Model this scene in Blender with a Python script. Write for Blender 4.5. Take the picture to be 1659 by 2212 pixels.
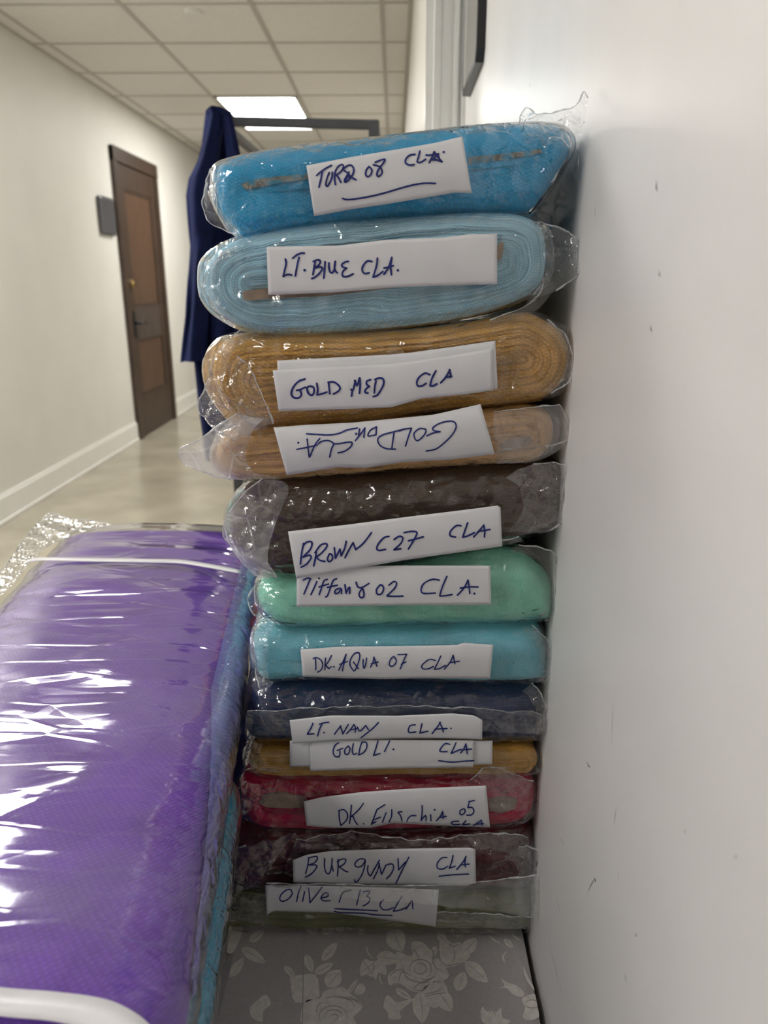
import bpy, bmesh, math, random
from mathutils import Vector, Matrix, noise

random.seed(7)
for o in list(bpy.data.objects):
    bpy.data.objects.remove(o)
COL = bpy.context.scene.collection
SC = bpy.context.scene

# ------------------------------------------------------------------ camera
F = 1610.0                     # focal length in pixels of the 1659x2212 frame
PITCH, YAW = math.radians(17.2), math.radians(0.8)
CAMZ = 1.20
cam = bpy.data.cameras.new('camera')
cam.sensor_fit = 'VERTICAL'
cam.sensor_height = 36.0
cam.lens = F / 2212 * 36.0
cam.clip_start = 0.02
cam.clip_end = 60
cam.dof.use_dof = True
cam.dof.focus_distance = 0.84
cam.dof.aperture_fstop = 5.6
camo = bpy.data.objects.new('camera', cam)
COL.objects.link(camo)
camo.location = (0, 0, CAMZ)
camo.rotation_euler = (math.pi / 2 - PITCH, 0, YAW)
SC.camera = camo

# ------------------------------------------------------------------ world, exposure
w = bpy.data.worlds.new('world')
SC.world = w
w.use_nodes = True
w.node_tree.nodes['Background'].inputs[0].default_value = (0.8, 0.85, 0.9, 1)
w.node_tree.nodes['Background'].inputs[1].default_value = 0.02
SC.view_settings.view_transform = 'Standard'
SC.view_settings.look = 'None'
SC.view_settings.gamma = 1
SC.view_settings.use_curve_mapping = False
SC.view_settings.exposure = 0.0
LIGHT = 24.0                   # radiance of the troffer diffusers
TROFFERS = [(-.997, 5.92), (-1.617, 2.0), (-1.617, -0.75)]
REAR = 0.56                    # unseen rear panel, placed and dimmed to balance the lighting
CEIL = CAMZ + 1.26

# ------------------------------------------------------------------ view maths: pixel -> point on a real plane
RM = camo.rotation_euler.to_matrix()
CP = Vector((0, 0, CAMZ))
def ray(px, py):
    return RM @ Vector(((px - 829.5) / F, -(py - 1106.0) / F, -1.0))
def pY(px, py, Y):
    d = ray(px, py); return CP + d * (Y / d.y)
def pZ(px, py, Z):
    d = ray(px, py); return CP + d * ((Z - CAMZ) / d.z)
def pX(px, py, X):
    d = ray(px, py); return CP + d * (X / d.x)

# ------------------------------------------------------------------ materials
def lin(c):
    return tuple(((v / 255) / 12.92 if v / 255 <= 0.04045 else ((v / 255 + 0.055) / 1.055) ** 2.4) for v in c) + (1,)
def newmat(name):
    m = bpy.data.materials.new(name); m.use_nodes = True
    nt = m.node_tree; nt.nodes.clear()
    return m, nt
def N(nt, t, **kw):
    n = nt.nodes.new(t)
    for k, v in kw.items():
        if k.startswith('i_'):
            n.inputs[k[2:].replace('_', ' ')].default_value = v
        else:
            setattr(n, k, v)
    return n
def simple(name, col, rough=0.6, var=0.0, vscale=8, bump=0.0, bscale=60, metal=0.0, spec=0.5, coat=0.0, stretch=None):
    m, nt = newmat(name)
    L = nt.links
    out = N(nt, 'ShaderNodeOutputMaterial')
    b = N(nt, 'ShaderNodeBsdfPrincipled')
    b.inputs['Base Color'].default_value = col
    b.inputs['Roughness'].default_value = rough
    b.inputs['Metallic'].default_value = metal
    b.inputs['Specular IOR Level'].default_value = spec
    b.inputs['Coat Weight'].default_value = coat
    L.new(b.outputs[0], out.inputs[0])
    tc = N(nt, 'ShaderNodeTexCoord')
    src = tc.outputs['Object']
    if stretch:
        mp = N(nt, 'ShaderNodeMapping'); mp.inputs['Scale'].default_value = stretch
        L.new(src, mp.inputs[0]); src = mp.outputs[0]
    if var:
        n = N(nt, 'ShaderNodeTexNoise', i_Scale=vscale, i_Detail=6.0)
        L.new(src, n.inputs['Vector'])
        cr = N(nt, 'ShaderNodeMapRange'); cr.inputs['From Min'].default_value = .3; cr.inputs['From Max'].default_value = .7
        cr.inputs['To Min'].default_value = 1 - var; cr.inputs['To Max'].default_value = 1 + var
        L.new(n.outputs['Fac'], cr.inputs[0])
        mx = N(nt, 'ShaderNodeVectorMath', operation='SCALE')
        mx.inputs[0].default_value = col[:3]
        L.new(cr.outputs[0], mx.inputs['Scale'])
        L.new(mx.outputs[0], b.inputs['Base Color'])
    if bump:
        n2 = N(nt, 'ShaderNodeTexNoise', i_Scale=bscale, i_Detail=4.0)
        L.new(src, n2.inputs['Vector'])
        bp = N(nt, 'ShaderNodeBump'); bp.inputs['Strength'].default_value = 1; bp.inputs['Distance'].default_value = bump
        L.new(n2.outputs['Fac'], bp.inputs['Height']); L.new(bp.outputs[0], b.inputs['Normal'])
    return m

def tulle(name, col, layers=0, weave=1.0, rough=.75, sheen=.35, dark=.55, wdir=(.35, .2, 1.0), wscale=150):
    """folded net fabric: fine mesh lines, and (optionally) the edges of wound layers running round the end (uv.y)"""
    m, nt = newmat(name); L = nt.links
    out = N(nt, 'ShaderNodeOutputMaterial'); b = N(nt, 'ShaderNodeBsdfPrincipled')
    b.inputs['Roughness'].default_value = rough
    b.inputs['Specular IOR Level'].default_value = .25
    b.inputs['Sheen Weight'].default_value = sheen
    b.inputs['Sheen Tint'].default_value = tuple(min(1, c * 1.5 + .12) for c in col[:3]) + (1,)
    L.new(b.outputs[0], out.inputs[0])
    tc = N(nt, 'ShaderNodeTexCoord')
    mp = N(nt, 'ShaderNodeMapping'); mp.inputs['Rotation'].default_value = (.5, .3, .6)
    L.new(tc.outputs['Object'], mp.inputs[0])
    wv = N(nt, 'ShaderNodeTexWave', bands_direction='Z', i_Scale=float(wscale), i_Distortion=1.2, i_Detail=1.0)
    wv.inputs['Detail Scale'].default_value = .4
    L.new(mp.outputs[0], wv.inputs['Vector'])
    mp2 = N(nt, 'ShaderNodeMapping'); mp2.inputs['Rotation'].default_value = (-.4, .9, -.7)
    L.new(tc.outputs['Object'], mp2.inputs[0])
    wv2 = N(nt, 'ShaderNodeTexWave', bands_direction='X', i_Scale=float(wscale) * .93, i_Distortion=1.0)
    L.new(mp2.outputs[0], wv2.inputs['Vector'])
    mul = N(nt, 'ShaderNodeMath', operation='MULTIPLY'); L.new(wv.outputs['Fac'], mul.inputs[0]); L.new(wv2.outputs['Fac'], mul.inputs[1])
    nz = N(nt, 'ShaderNodeTexNoise', i_Scale=22.0, i_Detail=5.0); L.new(tc.outputs['Object'], nz.inputs['Vector'])
    hgt = N(nt, 'ShaderNodeMath', operation='MULTIPLY'); L.new(mul.outputs[0], hgt.inputs[0]); hgt.inputs[1].default_value = .0005 * weave
    tone = N(nt, 'ShaderNodeMapRange'); tone.inputs['From Min'].default_value = .3; tone.inputs['From Max'].default_value = .7
    tone.inputs['To Min'].default_value = .82; tone.inputs['To Max'].default_value = 1.12
    L.new(nz.outputs['Fac'], tone.inputs[0])
    t2 = N(nt, 'ShaderNodeMapRange'); t2.inputs['To Min'].default_value = .86; t2.inputs['To Max'].default_value = 1.16
    L.new(mul.outputs[0], t2.inputs[0])
    tm = N(nt, 'ShaderNodeMath', operation='MULTIPLY'); L.new(tone.outputs[0], tm.inputs[0]); L.new(t2.outputs[0], tm.inputs[1])
    tonal, height = tm, hgt
    if layers:
        uv = N(nt, 'ShaderNodeUVMap')
        sx = N(nt, 'ShaderNodeSeparateXYZ'); L.new(uv.outputs[0], sx.inputs[0])
        nz2 = N(nt, 'ShaderNodeTexNoise', i_Scale=9.0, i_Detail=3.0); L.new(tc.outputs['Object'], nz2.inputs['Vector'])
        add = N(nt, 'ShaderNodeMath', operation='MULTIPLY_ADD'); L.new(nz2.outputs['Fac'], add.inputs[0]); add.inputs[1].default_value = .45
        L.new(sx.outputs['Y'], add.inputs[2])
        cmb = N(nt, 'ShaderNodeCombineXYZ'); L.new(add.outputs[0], cmb.inputs['X'])
        lay = N(nt, 'ShaderNodeTexNoise', noise_dimensions='1D', i_Scale=1.0, i_Detail=3.0)
        sc = N(nt, 'ShaderNodeMath', operation='MULTIPLY'); L.new(add.outputs[0], sc.inputs[0]); sc.inputs[1].default_value = float(layers)
        L.new(sc.outputs[0], lay.inputs['W'])
        lr = N(nt, 'ShaderNodeMapRange'); lr.inputs['From Min'].default_value = .35; lr.inputs['From Max'].default_value = .6
        lr.inputs['To Min'].default_value = dark; lr.inputs['To Max'].default_value = 1.06
        L.new(lay.outputs['Fac'], lr.inputs[0])
        # layer edges only on the front end (v>0), not on the wrapped sides
        gt = N(nt, 'ShaderNodeMath', operation='GREATER_THAN'); L.new(sx.outputs['Y'], gt.inputs[0]); gt.inputs[1].default_value = .06
        mxl = N(nt, 'ShaderNodeMix'); L.new(gt.outputs[0], mxl.inputs[0]); mxl.inputs[2].default_value = 1.0; L.new(lr.outputs[0], mxl.inputs[3])
        t3 = N(nt, 'ShaderNodeMath', operation='MULTIPLY'); L.new(tonal.outputs[0], t3.inputs[0]); L.new(mxl.outputs[0], t3.inputs[1])
        h3 = N(nt, 'ShaderNodeMath', operation='MULTIPLY_ADD'); L.new(lay.outputs['Fac'], h3.inputs[0]); h3.inputs[1].default_value = .006
        L.new(height.outputs[0], h3.inputs[2])
        tonal, height = t3, h3
    vs = N(nt, 'ShaderNodeVectorMath', operation='SCALE'); vs.inputs[0].default_value = col[:3]
    L.new(tonal.outputs[0], vs.inputs['Scale']); L.new(vs.outputs[0], b.inputs['Base Color'])
    bp = N(nt, 'ShaderNodeBump'); bp.inputs['Distance'].default_value = 1.0; bp.inputs['Strength'].default_value = .8
    L.new(height.outputs[0], bp.inputs['Height']); L.new(bp.outputs[0], b.inputs['Normal'])
    return m

def film(name, haze=.05, rough=.07, bump=.0025, scale=18., stretch=(1, 1, 1), boost=2.0, tint=(1, 1, 1, 1), hazecol=(.9, .92, .95, 1)):
    """clear polythene: see-through, glossy, creased"""
    m, nt = newmat(name); L = nt.links
    out = N(nt, 'ShaderNodeOutputMaterial')
    tc = N(nt, 'ShaderNodeTexCoord'); mp = N(nt, 'ShaderNodeMapping'); mp.inputs['Scale'].default_value = stretch
    L.new(tc.outputs['Object'], mp.inputs[0])
    wz = N(nt, 'ShaderNodeTexNoise', i_Scale=scale * .5, i_Detail=2.0); L.new(mp.outputs[0], wz.inputs['Vector'])
    vm = N(nt, 'ShaderNodeVectorMath', operation='MULTIPLY_ADD'); L.new(wz.outputs['Color'], vm.inputs[0])
    vm.inputs[1].default_value = (.05, .05, .05); L.new(mp.outputs[0], vm.inputs[2])
    def creased(sc_):                      # flat facets meeting in sharp folds
        f1 = N(nt, 'ShaderNodeTexVoronoi', feature='F1', i_Scale=sc_); f2 = N(nt, 'ShaderNodeTexVoronoi', feature='F2', i_Scale=sc_)
        L.new(vm.outputs[0], f1.inputs['Vector']); L.new(vm.outputs[0], f2.inputs['Vector'])
        sb = N(nt, 'ShaderNodeMath', operation='SUBTRACT'); L.new(f2.outputs['Distance'], sb.inputs[0]); L.new(f1.outputs['Distance'], sb.inputs[1])
        return sb
    c1, c2 = creased(scale * .8), creased(scale * 2.3)
    n1 = N(nt, 'ShaderNodeMath', operation='MULTIPLY_ADD'); L.new(c2.outputs[0], n1.inputs[0]); n1.inputs[1].default_value = .4; L.new(c1.outputs[0], n1.inputs[2])
    vo = N(nt, 'ShaderNodeTexVoronoi', feature='DISTANCE_TO_EDGE', i_Scale=scale * 1.7); L.new(vm.outputs[0], vo.inputs['Vector'])
    ve = N(nt, 'ShaderNodeMapRange'); ve.inputs['From Max'].default_value = .06; ve.inputs['To Min'].default_value = 1.; ve.inputs['To Max'].default_value = 0.
    L.new(vo.outputs['Distance'], ve.inputs[0])
    ad = N(nt, 'ShaderNodeMath', operation='MULTIPLY_ADD'); L.new(ve.outputs[0], ad.inputs[0]); ad.inputs[1].default_value = .15
    L.new(n1.outputs[0], ad.inputs[2])
    bp = N(nt, 'ShaderNodeBump'); bp.inputs['Strength'].default_value = 1.0; bp.inputs['Distance'].default_value = bump
    L.new(ad.outputs[0], bp.inputs['Height'])
    fr = N(nt, 'ShaderNodeFresnel'); L.new(bp.outputs[0], fr.inputs['Normal'])
    gm = N(nt, 'ShaderNodeNewGeometry')      # thin sheet: both sides reflect as an outer surface
    io = N(nt, 'ShaderNodeMapRange'); io.inputs['To Min'].default_value = 1.48; io.inputs['To Max'].default_value = 1 / 1.48
    L.new(gm.outputs['Backfacing'], io.inputs[0]); L.new(io.outputs[0], fr.inputs['IOR'])
    fb = N(nt, 'ShaderNodeMath', operation='MULTIPLY', use_clamp=True); L.new(fr.outputs[0], fb.inputs[0]); fb.inputs[1].default_value = boost
    tr = N(nt, 'ShaderNodeBsdfTransparent'); tr.inputs[0].default_value = tint
    df = N(nt, 'ShaderNodeBsdfDiffuse'); df.inputs[0].default_value = hazecol
    tl = N(nt, 'ShaderNodeBsdfTranslucent'); tl.inputs[0].default_value = hazecol
    dm = N(nt, 'ShaderNodeMixShader'); dm.inputs[0].default_value = .4; L.new(df.outputs[0], dm.inputs[1]); L.new(tl.outputs[0], dm.inputs[2])
    gl = N(nt, 'ShaderNodeBsdfGlossy'); gl.inputs['Roughness'].default_value = rough; L.new(bp.outputs[0], gl.inputs['Normal'])
    m1 = N(nt, 'ShaderNodeMixShader')
    hz = N(nt, 'ShaderNodeTexNoise', i_Scale=scale * .55, i_Detail=3.0); L.new(mp.outputs[0], hz.inputs['Vector'])
    hm = N(nt, 'ShaderNodeMapRange'); hm.inputs['From Min'].default_value = .38; hm.inputs['From Max'].default_value = .66
    hm.inputs['To Min'].default_value = haze * .35; hm.inputs['To Max'].default_value = haze * 1.9
    L.new(hz.outputs['Fac'], hm.inputs[0])
    he = N(nt, 'ShaderNodeMath', operation='MULTIPLY_ADD', use_clamp=True); L.new(ve.outputs[0], he.inputs[0]); he.inputs[1].default_value = haze * .45; L.new(hm.outputs[0], he.inputs[2])
    L.new(he.outputs[0], m1.inputs[0])
    L.new(tr.outputs[0], m1.inputs[1]); L.new(dm.outputs[0], m1.inputs[2])
    m2 = N(nt, 'ShaderNodeMixShader'); L.new(fb.outputs[0], m2.inputs[0]); L.new(m1.outputs[0], m2.inputs[1]); L.new(gl.outputs[0], m2.inputs[2])
    L.new(m2.outputs[0], out.inputs[0])
    return m

def emis(name, col, s):
    m, nt = newmat(name)
    out = N(nt, 'ShaderNodeOutputMaterial'); e = N(nt, 'ShaderNodeEmission')
    e.inputs[0].default_value = col; e.inputs[1].default_value = s
    nt.links.new(e.outputs[0], out.inputs[0]); return m

M = {}
M['wall'] = simple('painted_wall', (.80, .78, .73, 1), .55, var=.025, vscale=3, bump=.0004, bscale=90)
M['wall_r'] = simple('dimmed_painted_wall', (.70, .67, .61, 1), .55, var=.025, vscale=3, bump=.0004, bscale=90)  # wall paint darkened to stand in for weaker light on the right wall
M['wall_near'] = simple('white_painted_board', (.82, .805, .79, 1), .38, var=.03, vscale=6, bump=.0003, bscale=40)
M['trim'] = simple('gloss_white_trim', (.90, .89, .86, 1), .3, var=.02)
M['ceiling'] = simple('ceiling_tile', (.78, .755, .70, 1), .85, var=.03, vscale=40, bump=.0008, bscale=160)
M['grid'] = simple('ceiling_grid_metal', (.50, .47, .42, 1), .5)
M['floor'] = simple('polished_floor', (.40, .365, .285, 1), .22, var=.16, vscale=3.2, bump=.0004, bscale=8)
M['wood'] = simple('dark_stained_wood', (.060, .036, .024, 1), .42, var=.35, vscale=10, stretch=(1, 6, .6), bump=.0004, bscale=30)
M['woodp'] = simple('brown_stained_panel', (.105, .058, .034, 1), .38, var=.35, vscale=9, stretch=(1, 7, .6), bump=.0004, bscale=30)
M['woodd'] = simple('grey_brown_rail', (.075, .055, .045, 1), .45, var=.2, vscale=10)
M['black'] = simple('black_metal', (.012, .012, .013, 1), .35, var=.2)
M['brass'] = simple('brass', (.7, .55, .3, 1), .25, metal=1, var=.05)
M['sign'] = simple('grey_sign_plate', (.10, .10, .11, 1), .25, var=.1, vscale=3)
M['rack'] = simple('grey_steel_tube', (.085, .088, .10, 1), .4, metal=.3, var=.1)
M['rubber'] = simple('black_rubber', (.02, .02, .02, 1), .7, var=.1)
M['navycloth'] = simple('navy_wool', (.006, .011, .052, 1), .9, var=.2, vscale=14, bump=.0006, bscale=300, spec=.2)
M['glassm'] = simple('mirror_glass', (.42, .39, .35, 1), .04, metal=1, var=.01)
M['paper'] = simple('white_paper', (.74, .745, .77, 1), .65, var=.03, vscale=25, bump=.0006, bscale=28)
M['ink'] = simple('blue_marker_ink', (.008, .018, .17, 1), .5, var=.35, vscale=160)
M['card'] = simple('corrugated_card', (.30, .21, .15, 1), .8, var=.2, vscale=60, bump=.0006, bscale=200)
M['cardgrey'] = simple('card_under_net', (.16, .20, .20, 1), .8, var=.45, vscale=160, bump=.0008, bscale=200)
_nt = M['cardgrey'].node_tree
_b = [n for n in _nt.nodes if n.type == 'BSDF_PRINCIPLED'][0]
_tc = N(_nt, 'ShaderNodeTexCoord'); _n = N(_nt, 'ShaderNodeTexNoise', i_Scale=95.0, i_Detail=6.0); _nt.links.new(_tc.outputs['Object'], _n.inputs['Vector'])
_r = N(_nt, 'ShaderNodeValToRGB'); _r.color_ramp.elements[0].position = .40; _r.color_ramp.elements[0].color = (.012, .25, .42, 1)
_r.color_ramp.elements[1].position = .52; _r.color_ramp.elements[1].color = (.24, .27, .25, 1)
_e = _r.color_ramp.elements.new(.60); _e.color = (.10, .10, .09, 1); _e = _r.color_ramp.elements.new(.68); _e.color = (.34, .33, .29, 1)
_nt.links.new(_n.outputs['Fac'], _r.inputs[0]); _nt.links.new(_r.outputs[0], _b.inputs['Base Color'])
M['white_plastic'] = simple('white_plastic', (.75, .74, .70, 1), .4, var=.02)
M['tape'] = simple('white_strap', (.78, .77, .80, 1), .4, var=.05, vscale=30)
M['damask'] = simple('grey_damask', (.46, .44, .44, 1), .55, var=.06, vscale=200, bump=.0003, bscale=500)
M['rose'] = simple('damask_satin_rose', (.74, .71, .66, 1), .35, var=.12, vscale=120, bump=.0003, bscale=400)
M['roseline'] = simple('damask_rose_outline', (.40, .38, .375, 1), .55, var=.06, vscale=90)
M['film'] = film('clear_bag_film', haze=.02, bump=.0035, boost=2.8, rough=.08, scale=19)
M['filmhazy'] = film('hazy_bag_film', haze=.075, rough=.09, bump=.004, scale=18, boost=2.8)
M['filmmilk'] = film('milky_bag_film', haze=.38, rough=.12, bump=.003, scale=16, boost=2.4)
M['filmdark'] = film('thin_bag_film', haze=.010, bump=.0035, boost=2.4, rough=.08, scale=15)
M['veil'] = film('thin_veil_film', haze=.20, rough=.14, bump=.0015, boost=1.6, scale=14)
M['hem'] = film('folded_film_edge', haze=.5, rough=.12, bump=.001, scale=30, boost=3.5)
M['filmbig'] = film('long_creased_film', haze=.07, rough=.09, bump=.0017, scale=8., stretch=(.45, 1.5, 1), boost=2.2)
M['diffuser'] = emis('troffer_diffuser', (1.0, .985, .95, 1), LIGHT)
M['diffuser_rear'] = emis('troffer_diffuser_rear', (1.0, .975, .95, 1), LIGHT * REAR)

# ------------------------------------------------------------------ object helpers
def link(name, me, mat=None, parent=None, smooth=False):
    o = bpy.data.objects.new(name, me); COL.objects.link(o)
    if mat is not None:
        for mm in (mat if isinstance(mat, (list, tuple)) else [mat]):
            me.materials.append(mm)
    if smooth:
        me.polygons.foreach_set('use_smooth', [True] * len(me.polygons))
    if parent is not None:
        o.parent = parent
        o.matrix_parent_inverse = parent.matrix_basis.inverted()
    return o
def mesh(name, verts, faces, mat=None, parent=None, smooth=False, uv=None):
    me = bpy.data.meshes.new(name)
    me.from_pydata([tuple(v) for v in verts], [], faces); me.update()
    if uv is not None:
        l = me.uv_layers.new(name='UVMap')
        for p in me.polygons:
            for li, vi in zip(p.loop_indices, p.vertices):
                l.data[li].uv = uv[vi]
    return link(name, me, mat, parent, smooth)
def bobj(name, bm, mat=None, parent=None, smooth=False):
    me = bpy.data.meshes.new(name); bmesh.ops.recalc_face_normals(bm, faces=bm.faces)
    bm.to_mesh(me); bm.free()
    return link(name, me, mat, parent, smooth)
def tag(o, label=None, cat=None, group=None, kind=None):
    if label: o['label'] = label
    if cat: o['category'] = cat
    if group: o['group'] = group
    if kind: o['kind'] = kind
    return o
def empty(name, loc, label, cat, group=None):
    o = bpy.data.objects.new(name, None); COL.objects.link(o); o.location = loc; o.empty_display_size = .05
    return tag(o, label, cat, group)
def bx(bm, x0, x1, y0, y1, z0, z1, bev=0.0):
    r = bmesh.ops.create_cube(bm, size=1.0)
    bmesh.ops.scale(bm, vec=(abs(x1 - x0), abs(y1 - y0), abs(z1 - z0)), verts=r['verts'])
    bmesh.ops.translate(bm, vec=((x0 + x1) / 2, (y0 + y1) / 2, (z0 + z1) / 2), verts=r['verts'])
    if bev:
        ed = list({e for v in r['verts'] for e in v.link_edges})
        bmesh.ops.bevel(bm, geom=ed, offset=bev, segments=2, affect='EDGES', profile=.6)
def box(name, x0, x1, y0, y1, z0, z1, mat, parent=None, bev=0.0, kind=None):
    bm = bmesh.new(); bx(bm, x0, x1, y0, y1, z0, z1, bev)
    o = bobj(name, bm, mat, parent)
    if kind: o['kind'] = kind
    return o
def tube(bm, a, b, r, seg=16, square=False):
    a, b = Vector(a), Vector(b); d = b - a; L = d.length
    q = d.to_track_quat('Z', 'Y').to_matrix().to_4x4()
    if square:
        rr = bmesh.ops.create_cube(bm, size=1.0)
        bmesh.ops.scale(bm, vec=(2 * r, 2 * r, L), verts=rr['verts'])
        ed = [e for e in {e for v in rr['verts'] for e in v.link_edges}]
        rv = bmesh.ops.bevel(bm, geom=ed, offset=r * .2, segments=2, affect='EDGES')
        vs = list({v for f in rv['faces'] for v in f.verts} | {v for v in rr['verts'] if v.is_valid})
    else:
        rr = bmesh.ops.create_cone(bm, segments=seg, radius1=r, radius2=r, depth=L, cap_ends=True)
        vs = rr['verts']
    bmesh.ops.transform(bm, matrix=Matrix.Translation((a + b) / 2) @ q, verts=vs)
def catmull(pts, n=5, closed=False):
    out = []; m = len(pts)
    if m < 3 and not closed:
        return [Vector(p) for p in pts]
    P = [Vector(p) for p in pts]
    rng = range(m) if closed else range(m - 1)
    for i in rng:
        if closed:
            p0, p1, p2, p3 = P[i - 1], P[i], P[(i + 1) % m], P[(i + 2) % m]
        else:
            p0, p1, p2, p3 = P[max(i - 1, 0)], P[i], P[i + 1], P[min(i + 2, m - 1)]
        for k in range(n):
            t = k / n
            out.append(.5 * ((2 * p1) + (p2 - p0) * t + (2 * p0 - 5 * p1 + 4 * p2 - p3) * t * t + (3 * p1 - p0 - 3 * p2 + p3) * t ** 3))
    if not closed: out.append(P[-1])
    return out
def resample(pts, n, closed=False):
    P = list(pts) + ([pts[0]] if closed else [])
    d = [0]
    for a, b in zip(P, P[1:]): d.append(d[-1] + (b - a).length)
    tot = d[-1]; out = []; j = 0
    cnt = n if closed else n - 1
    for i in range(n):
        s = tot * i / cnt
        while j < len(d) - 2 and d[j + 1] < s: j += 1
        t = (s - d[j]) / max(1e-9, d[j + 1] - d[j])
        out.append(P[j].lerp(P[j + 1], min(1, max(0, t))))
    return out
def fbm(p, s, o=3):
    v = 0; a = 1; t = 0
    for k in range(o):
        v += a * noise.noise(Vector(p) * s * (2 ** k) + Vector((k * 7.3, 1.7 * k, 3.1))); t += a; a *= .5
    return v / t
def ridge(p, s, o=3):
    v = 0; a = 1; t = 0
    for k in range(o):
        n_ = 1 - abs(noise.noise(Vector(p) * s * (2 ** k) + Vector((k * 5.1, 9.7 * k, 2.1)))) * 2
        v += a * n_; t += a; a *= .5
    return v / t

# ------------------------------------------------------------------ room shell
XL, XR, XN = -2.03, 0.08, 0.187
YB, YF, YC = -3.2, 11.5, 2.25      # back wall, far wall, corner where the near board ends
st = lambda o: tag(o, kind='structure')
box('floor', XL - .1, XN + .1, YB, YF, -.1, 0, M['floor'], kind='structure')
box('wall_left', XL - .12, XL, YB, YF, 0, CEIL, M['wall'], kind='structure')
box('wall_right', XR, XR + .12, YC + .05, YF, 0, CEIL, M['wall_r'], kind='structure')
box('wall_near_right', XN, XN + .12, YB, YC, 0, CEIL, M['wall_near'], kind='structure')
box('wall_far', XL - .12, XR + .12, YF, YF + .1, 0, CEIL, M['wall'], kind='structure')
box('wall_back', XL - .12, XN + .12, YB - .1, YB, 0, CEIL, M['wall'], kind='structure')
# ceiling with holes is not needed: troffers sit just under the tile plane
box('ceiling', XL - .12, XN + .12, YB, YF, CEIL, CEIL + .05, M['ceiling'], kind='structure')
bm = bmesh.new()
gx = [-.067 - .62 * k for k in range(4)]
for x in gx:
    bx(bm, x - .012, x + .012, YB, YF, CEIL - .004, CEIL + .002)
y = 4.08 - .61 * 12
while y < YF:
    if y > YB: bx(bm, XL, XN if y < YC else XR, y - .012, y + .012, CEIL - .0035, CEIL + .002)
    y += .61
bx(bm, XL, XL + .022, YB, YF, CEIL - .006, CEIL)
bx(bm, XR - .022, XR, YC, YF, CEIL - .006, CEIL)
bx(bm, XN - .022, XN, YB, YC, CEIL - .006, CEIL)
st(bobj('trim_1', bm, M['grid']))
# baseboards
def baseboard(name, x, s, y0, y1):
    bm = bmesh.new()
    bx(bm, x, x + s * .014, y0, y1, 0, .135, .003)
    bx(bm, x, x + s * .020, y0, y1, 0, .02, .004)
    bx(bm, x, x + s * .009, y0, y1, .13, .15, .004)
    st(bobj(name, bm, M['trim']))
DY0, DY1 = 5.77, 6.80
baseboard('baseboard_left', XL, 1, YB, DY0)
baseboard('baseboard_left_far', XL, 1, DY1, YF)
baseboard('baseboard_right', XR, -1, YC + .06, YF)
# white casing at the corner where the near board ends
bm = bmesh.new()
bx(bm, .100, .118, YC - .010, YC + .05, 0, 2.3, .003)
bx(bm, .118, .155, YC - .002, YC + .05, 0, 2.3, .001)
bx(bm, .153, .166, YC - .012, YC + .05, 0, 2.3, .003)
bx(bm, .166, .178, YC + .002, YC + .05, 0, 2.3, .001)
bx(bm, .176, .192, YC - .016, YC + .05, 0, 2.3, .003)
bx(bm, XR, .200, YC + .012, YC + .05, 0, CEIL, 0)
st(bobj('trim_2', bm, M['trim']))
# dark scuffs pressed into the casing
# ------------------------------------------------------------------ door in the left wall
def door():
    t = bpy.data.objects.new('door_1', None); COL.objects.link(t); t.location = (XL, (DY0 + DY1) / 2, 0); t['kind'] = 'structure'
    H = 2.125; cw = .085
    bm = bmesh.new()
    x1 = XL + .028
    bx(bm, XL, x1, DY0, DY0 + cw, 0, H - .0, .004)
    bx(bm, XL, x1, DY1 - cw, DY1, 0, H - .0, .004)
    bx(bm, XL, x1 + .004, DY0, DY1, H - .10, H, .004)
    bobj('door_casing', bm, M['wood'], t)
    a, b = DY0 + cw, DY1 - cw; top = H - .10
    # leaf built from stiles, rails and two sunk panels
    bm = bmesh.new(); xl = XL + .002; xf = XL + .016; s = .115
    bx(bm, xl, xf, a, a + s, 0.005, top, .002); bx(bm, xl, xf, b - s, b, .005, top, .002)
    bx(bm, xl, xf, a + s, b - s, top - .17, top, .002)
    bx(bm, xl, xf, a + s, b - s, .005, .33, .002)
    leaf = bobj('door_leaf', bm, M['wood'], t)
    bm = bmesh.new(); bx(bm, xl, xf - .001, a + s - .03, b - s + .0, .76, 1.01, .002); bobj('lock_rail', bm, M['woodd'], t)
    for z0, z1 in ((1.01, top - .17), (.33, .76)):
        bm = bmesh.new(); bx(bm, XL + .0005, XL + .006, a + s, b - s, z0, z1)
        bobj('door_panel', bm, M['woodp'], t)
        bm = bmesh.new(); q = .018
        for (c0, c1, d0, d1) in ((a + s, a + s + q, z0, z1), (b - s - q, b - s, z0, z1), (a + s, b - s, z0, z0 + q), (a + s, b - s, z1 - q, z1)):
            bx(bm, XL + .004, XL + .012, c0, c1, d0, d1, .003)
        bobj('panel_moulding', bm, M['wood'], t)
    # lever on a long black plate, brass bolt above
    yy = a + .055
    bm = bmesh.new(); bx(bm, xf, xf + .008, yy - .03, yy + .03, .78, .98, .003); pl = bobj('handle_plate', bm, M['black'], t)
    bm = bmesh.new(); tube(bm, (xf, yy, .89), (xf + .05, yy, .89), .011); tube(bm, (xf + .05, yy - .008, .89), (xf + .05, yy + .13, .885), .010)
    bobj('door_handle', bm, M['black'], pl, True)
    bm = bmesh.new(); tube(bm, (xf, yy, 1.18), (xf + .022, yy, 1.18), .032, 24); tube(bm, (xf + .02, yy, 1.18), (xf + .034, yy, 1.18), .018, 20)
    bobj('deadbolt', bm, M['brass'], t)
door()
# grey sign plate by the door
bm = bmesh.new(); bx(bm, XL, XL + .03, 5.43, 5.70, 1.51, 1.76, .02)
s = bobj('wall_sign', bm, M['sign'])
tag(s, 'dark grey blank square plate on the left wall beside the brown door', 'sign')

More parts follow.
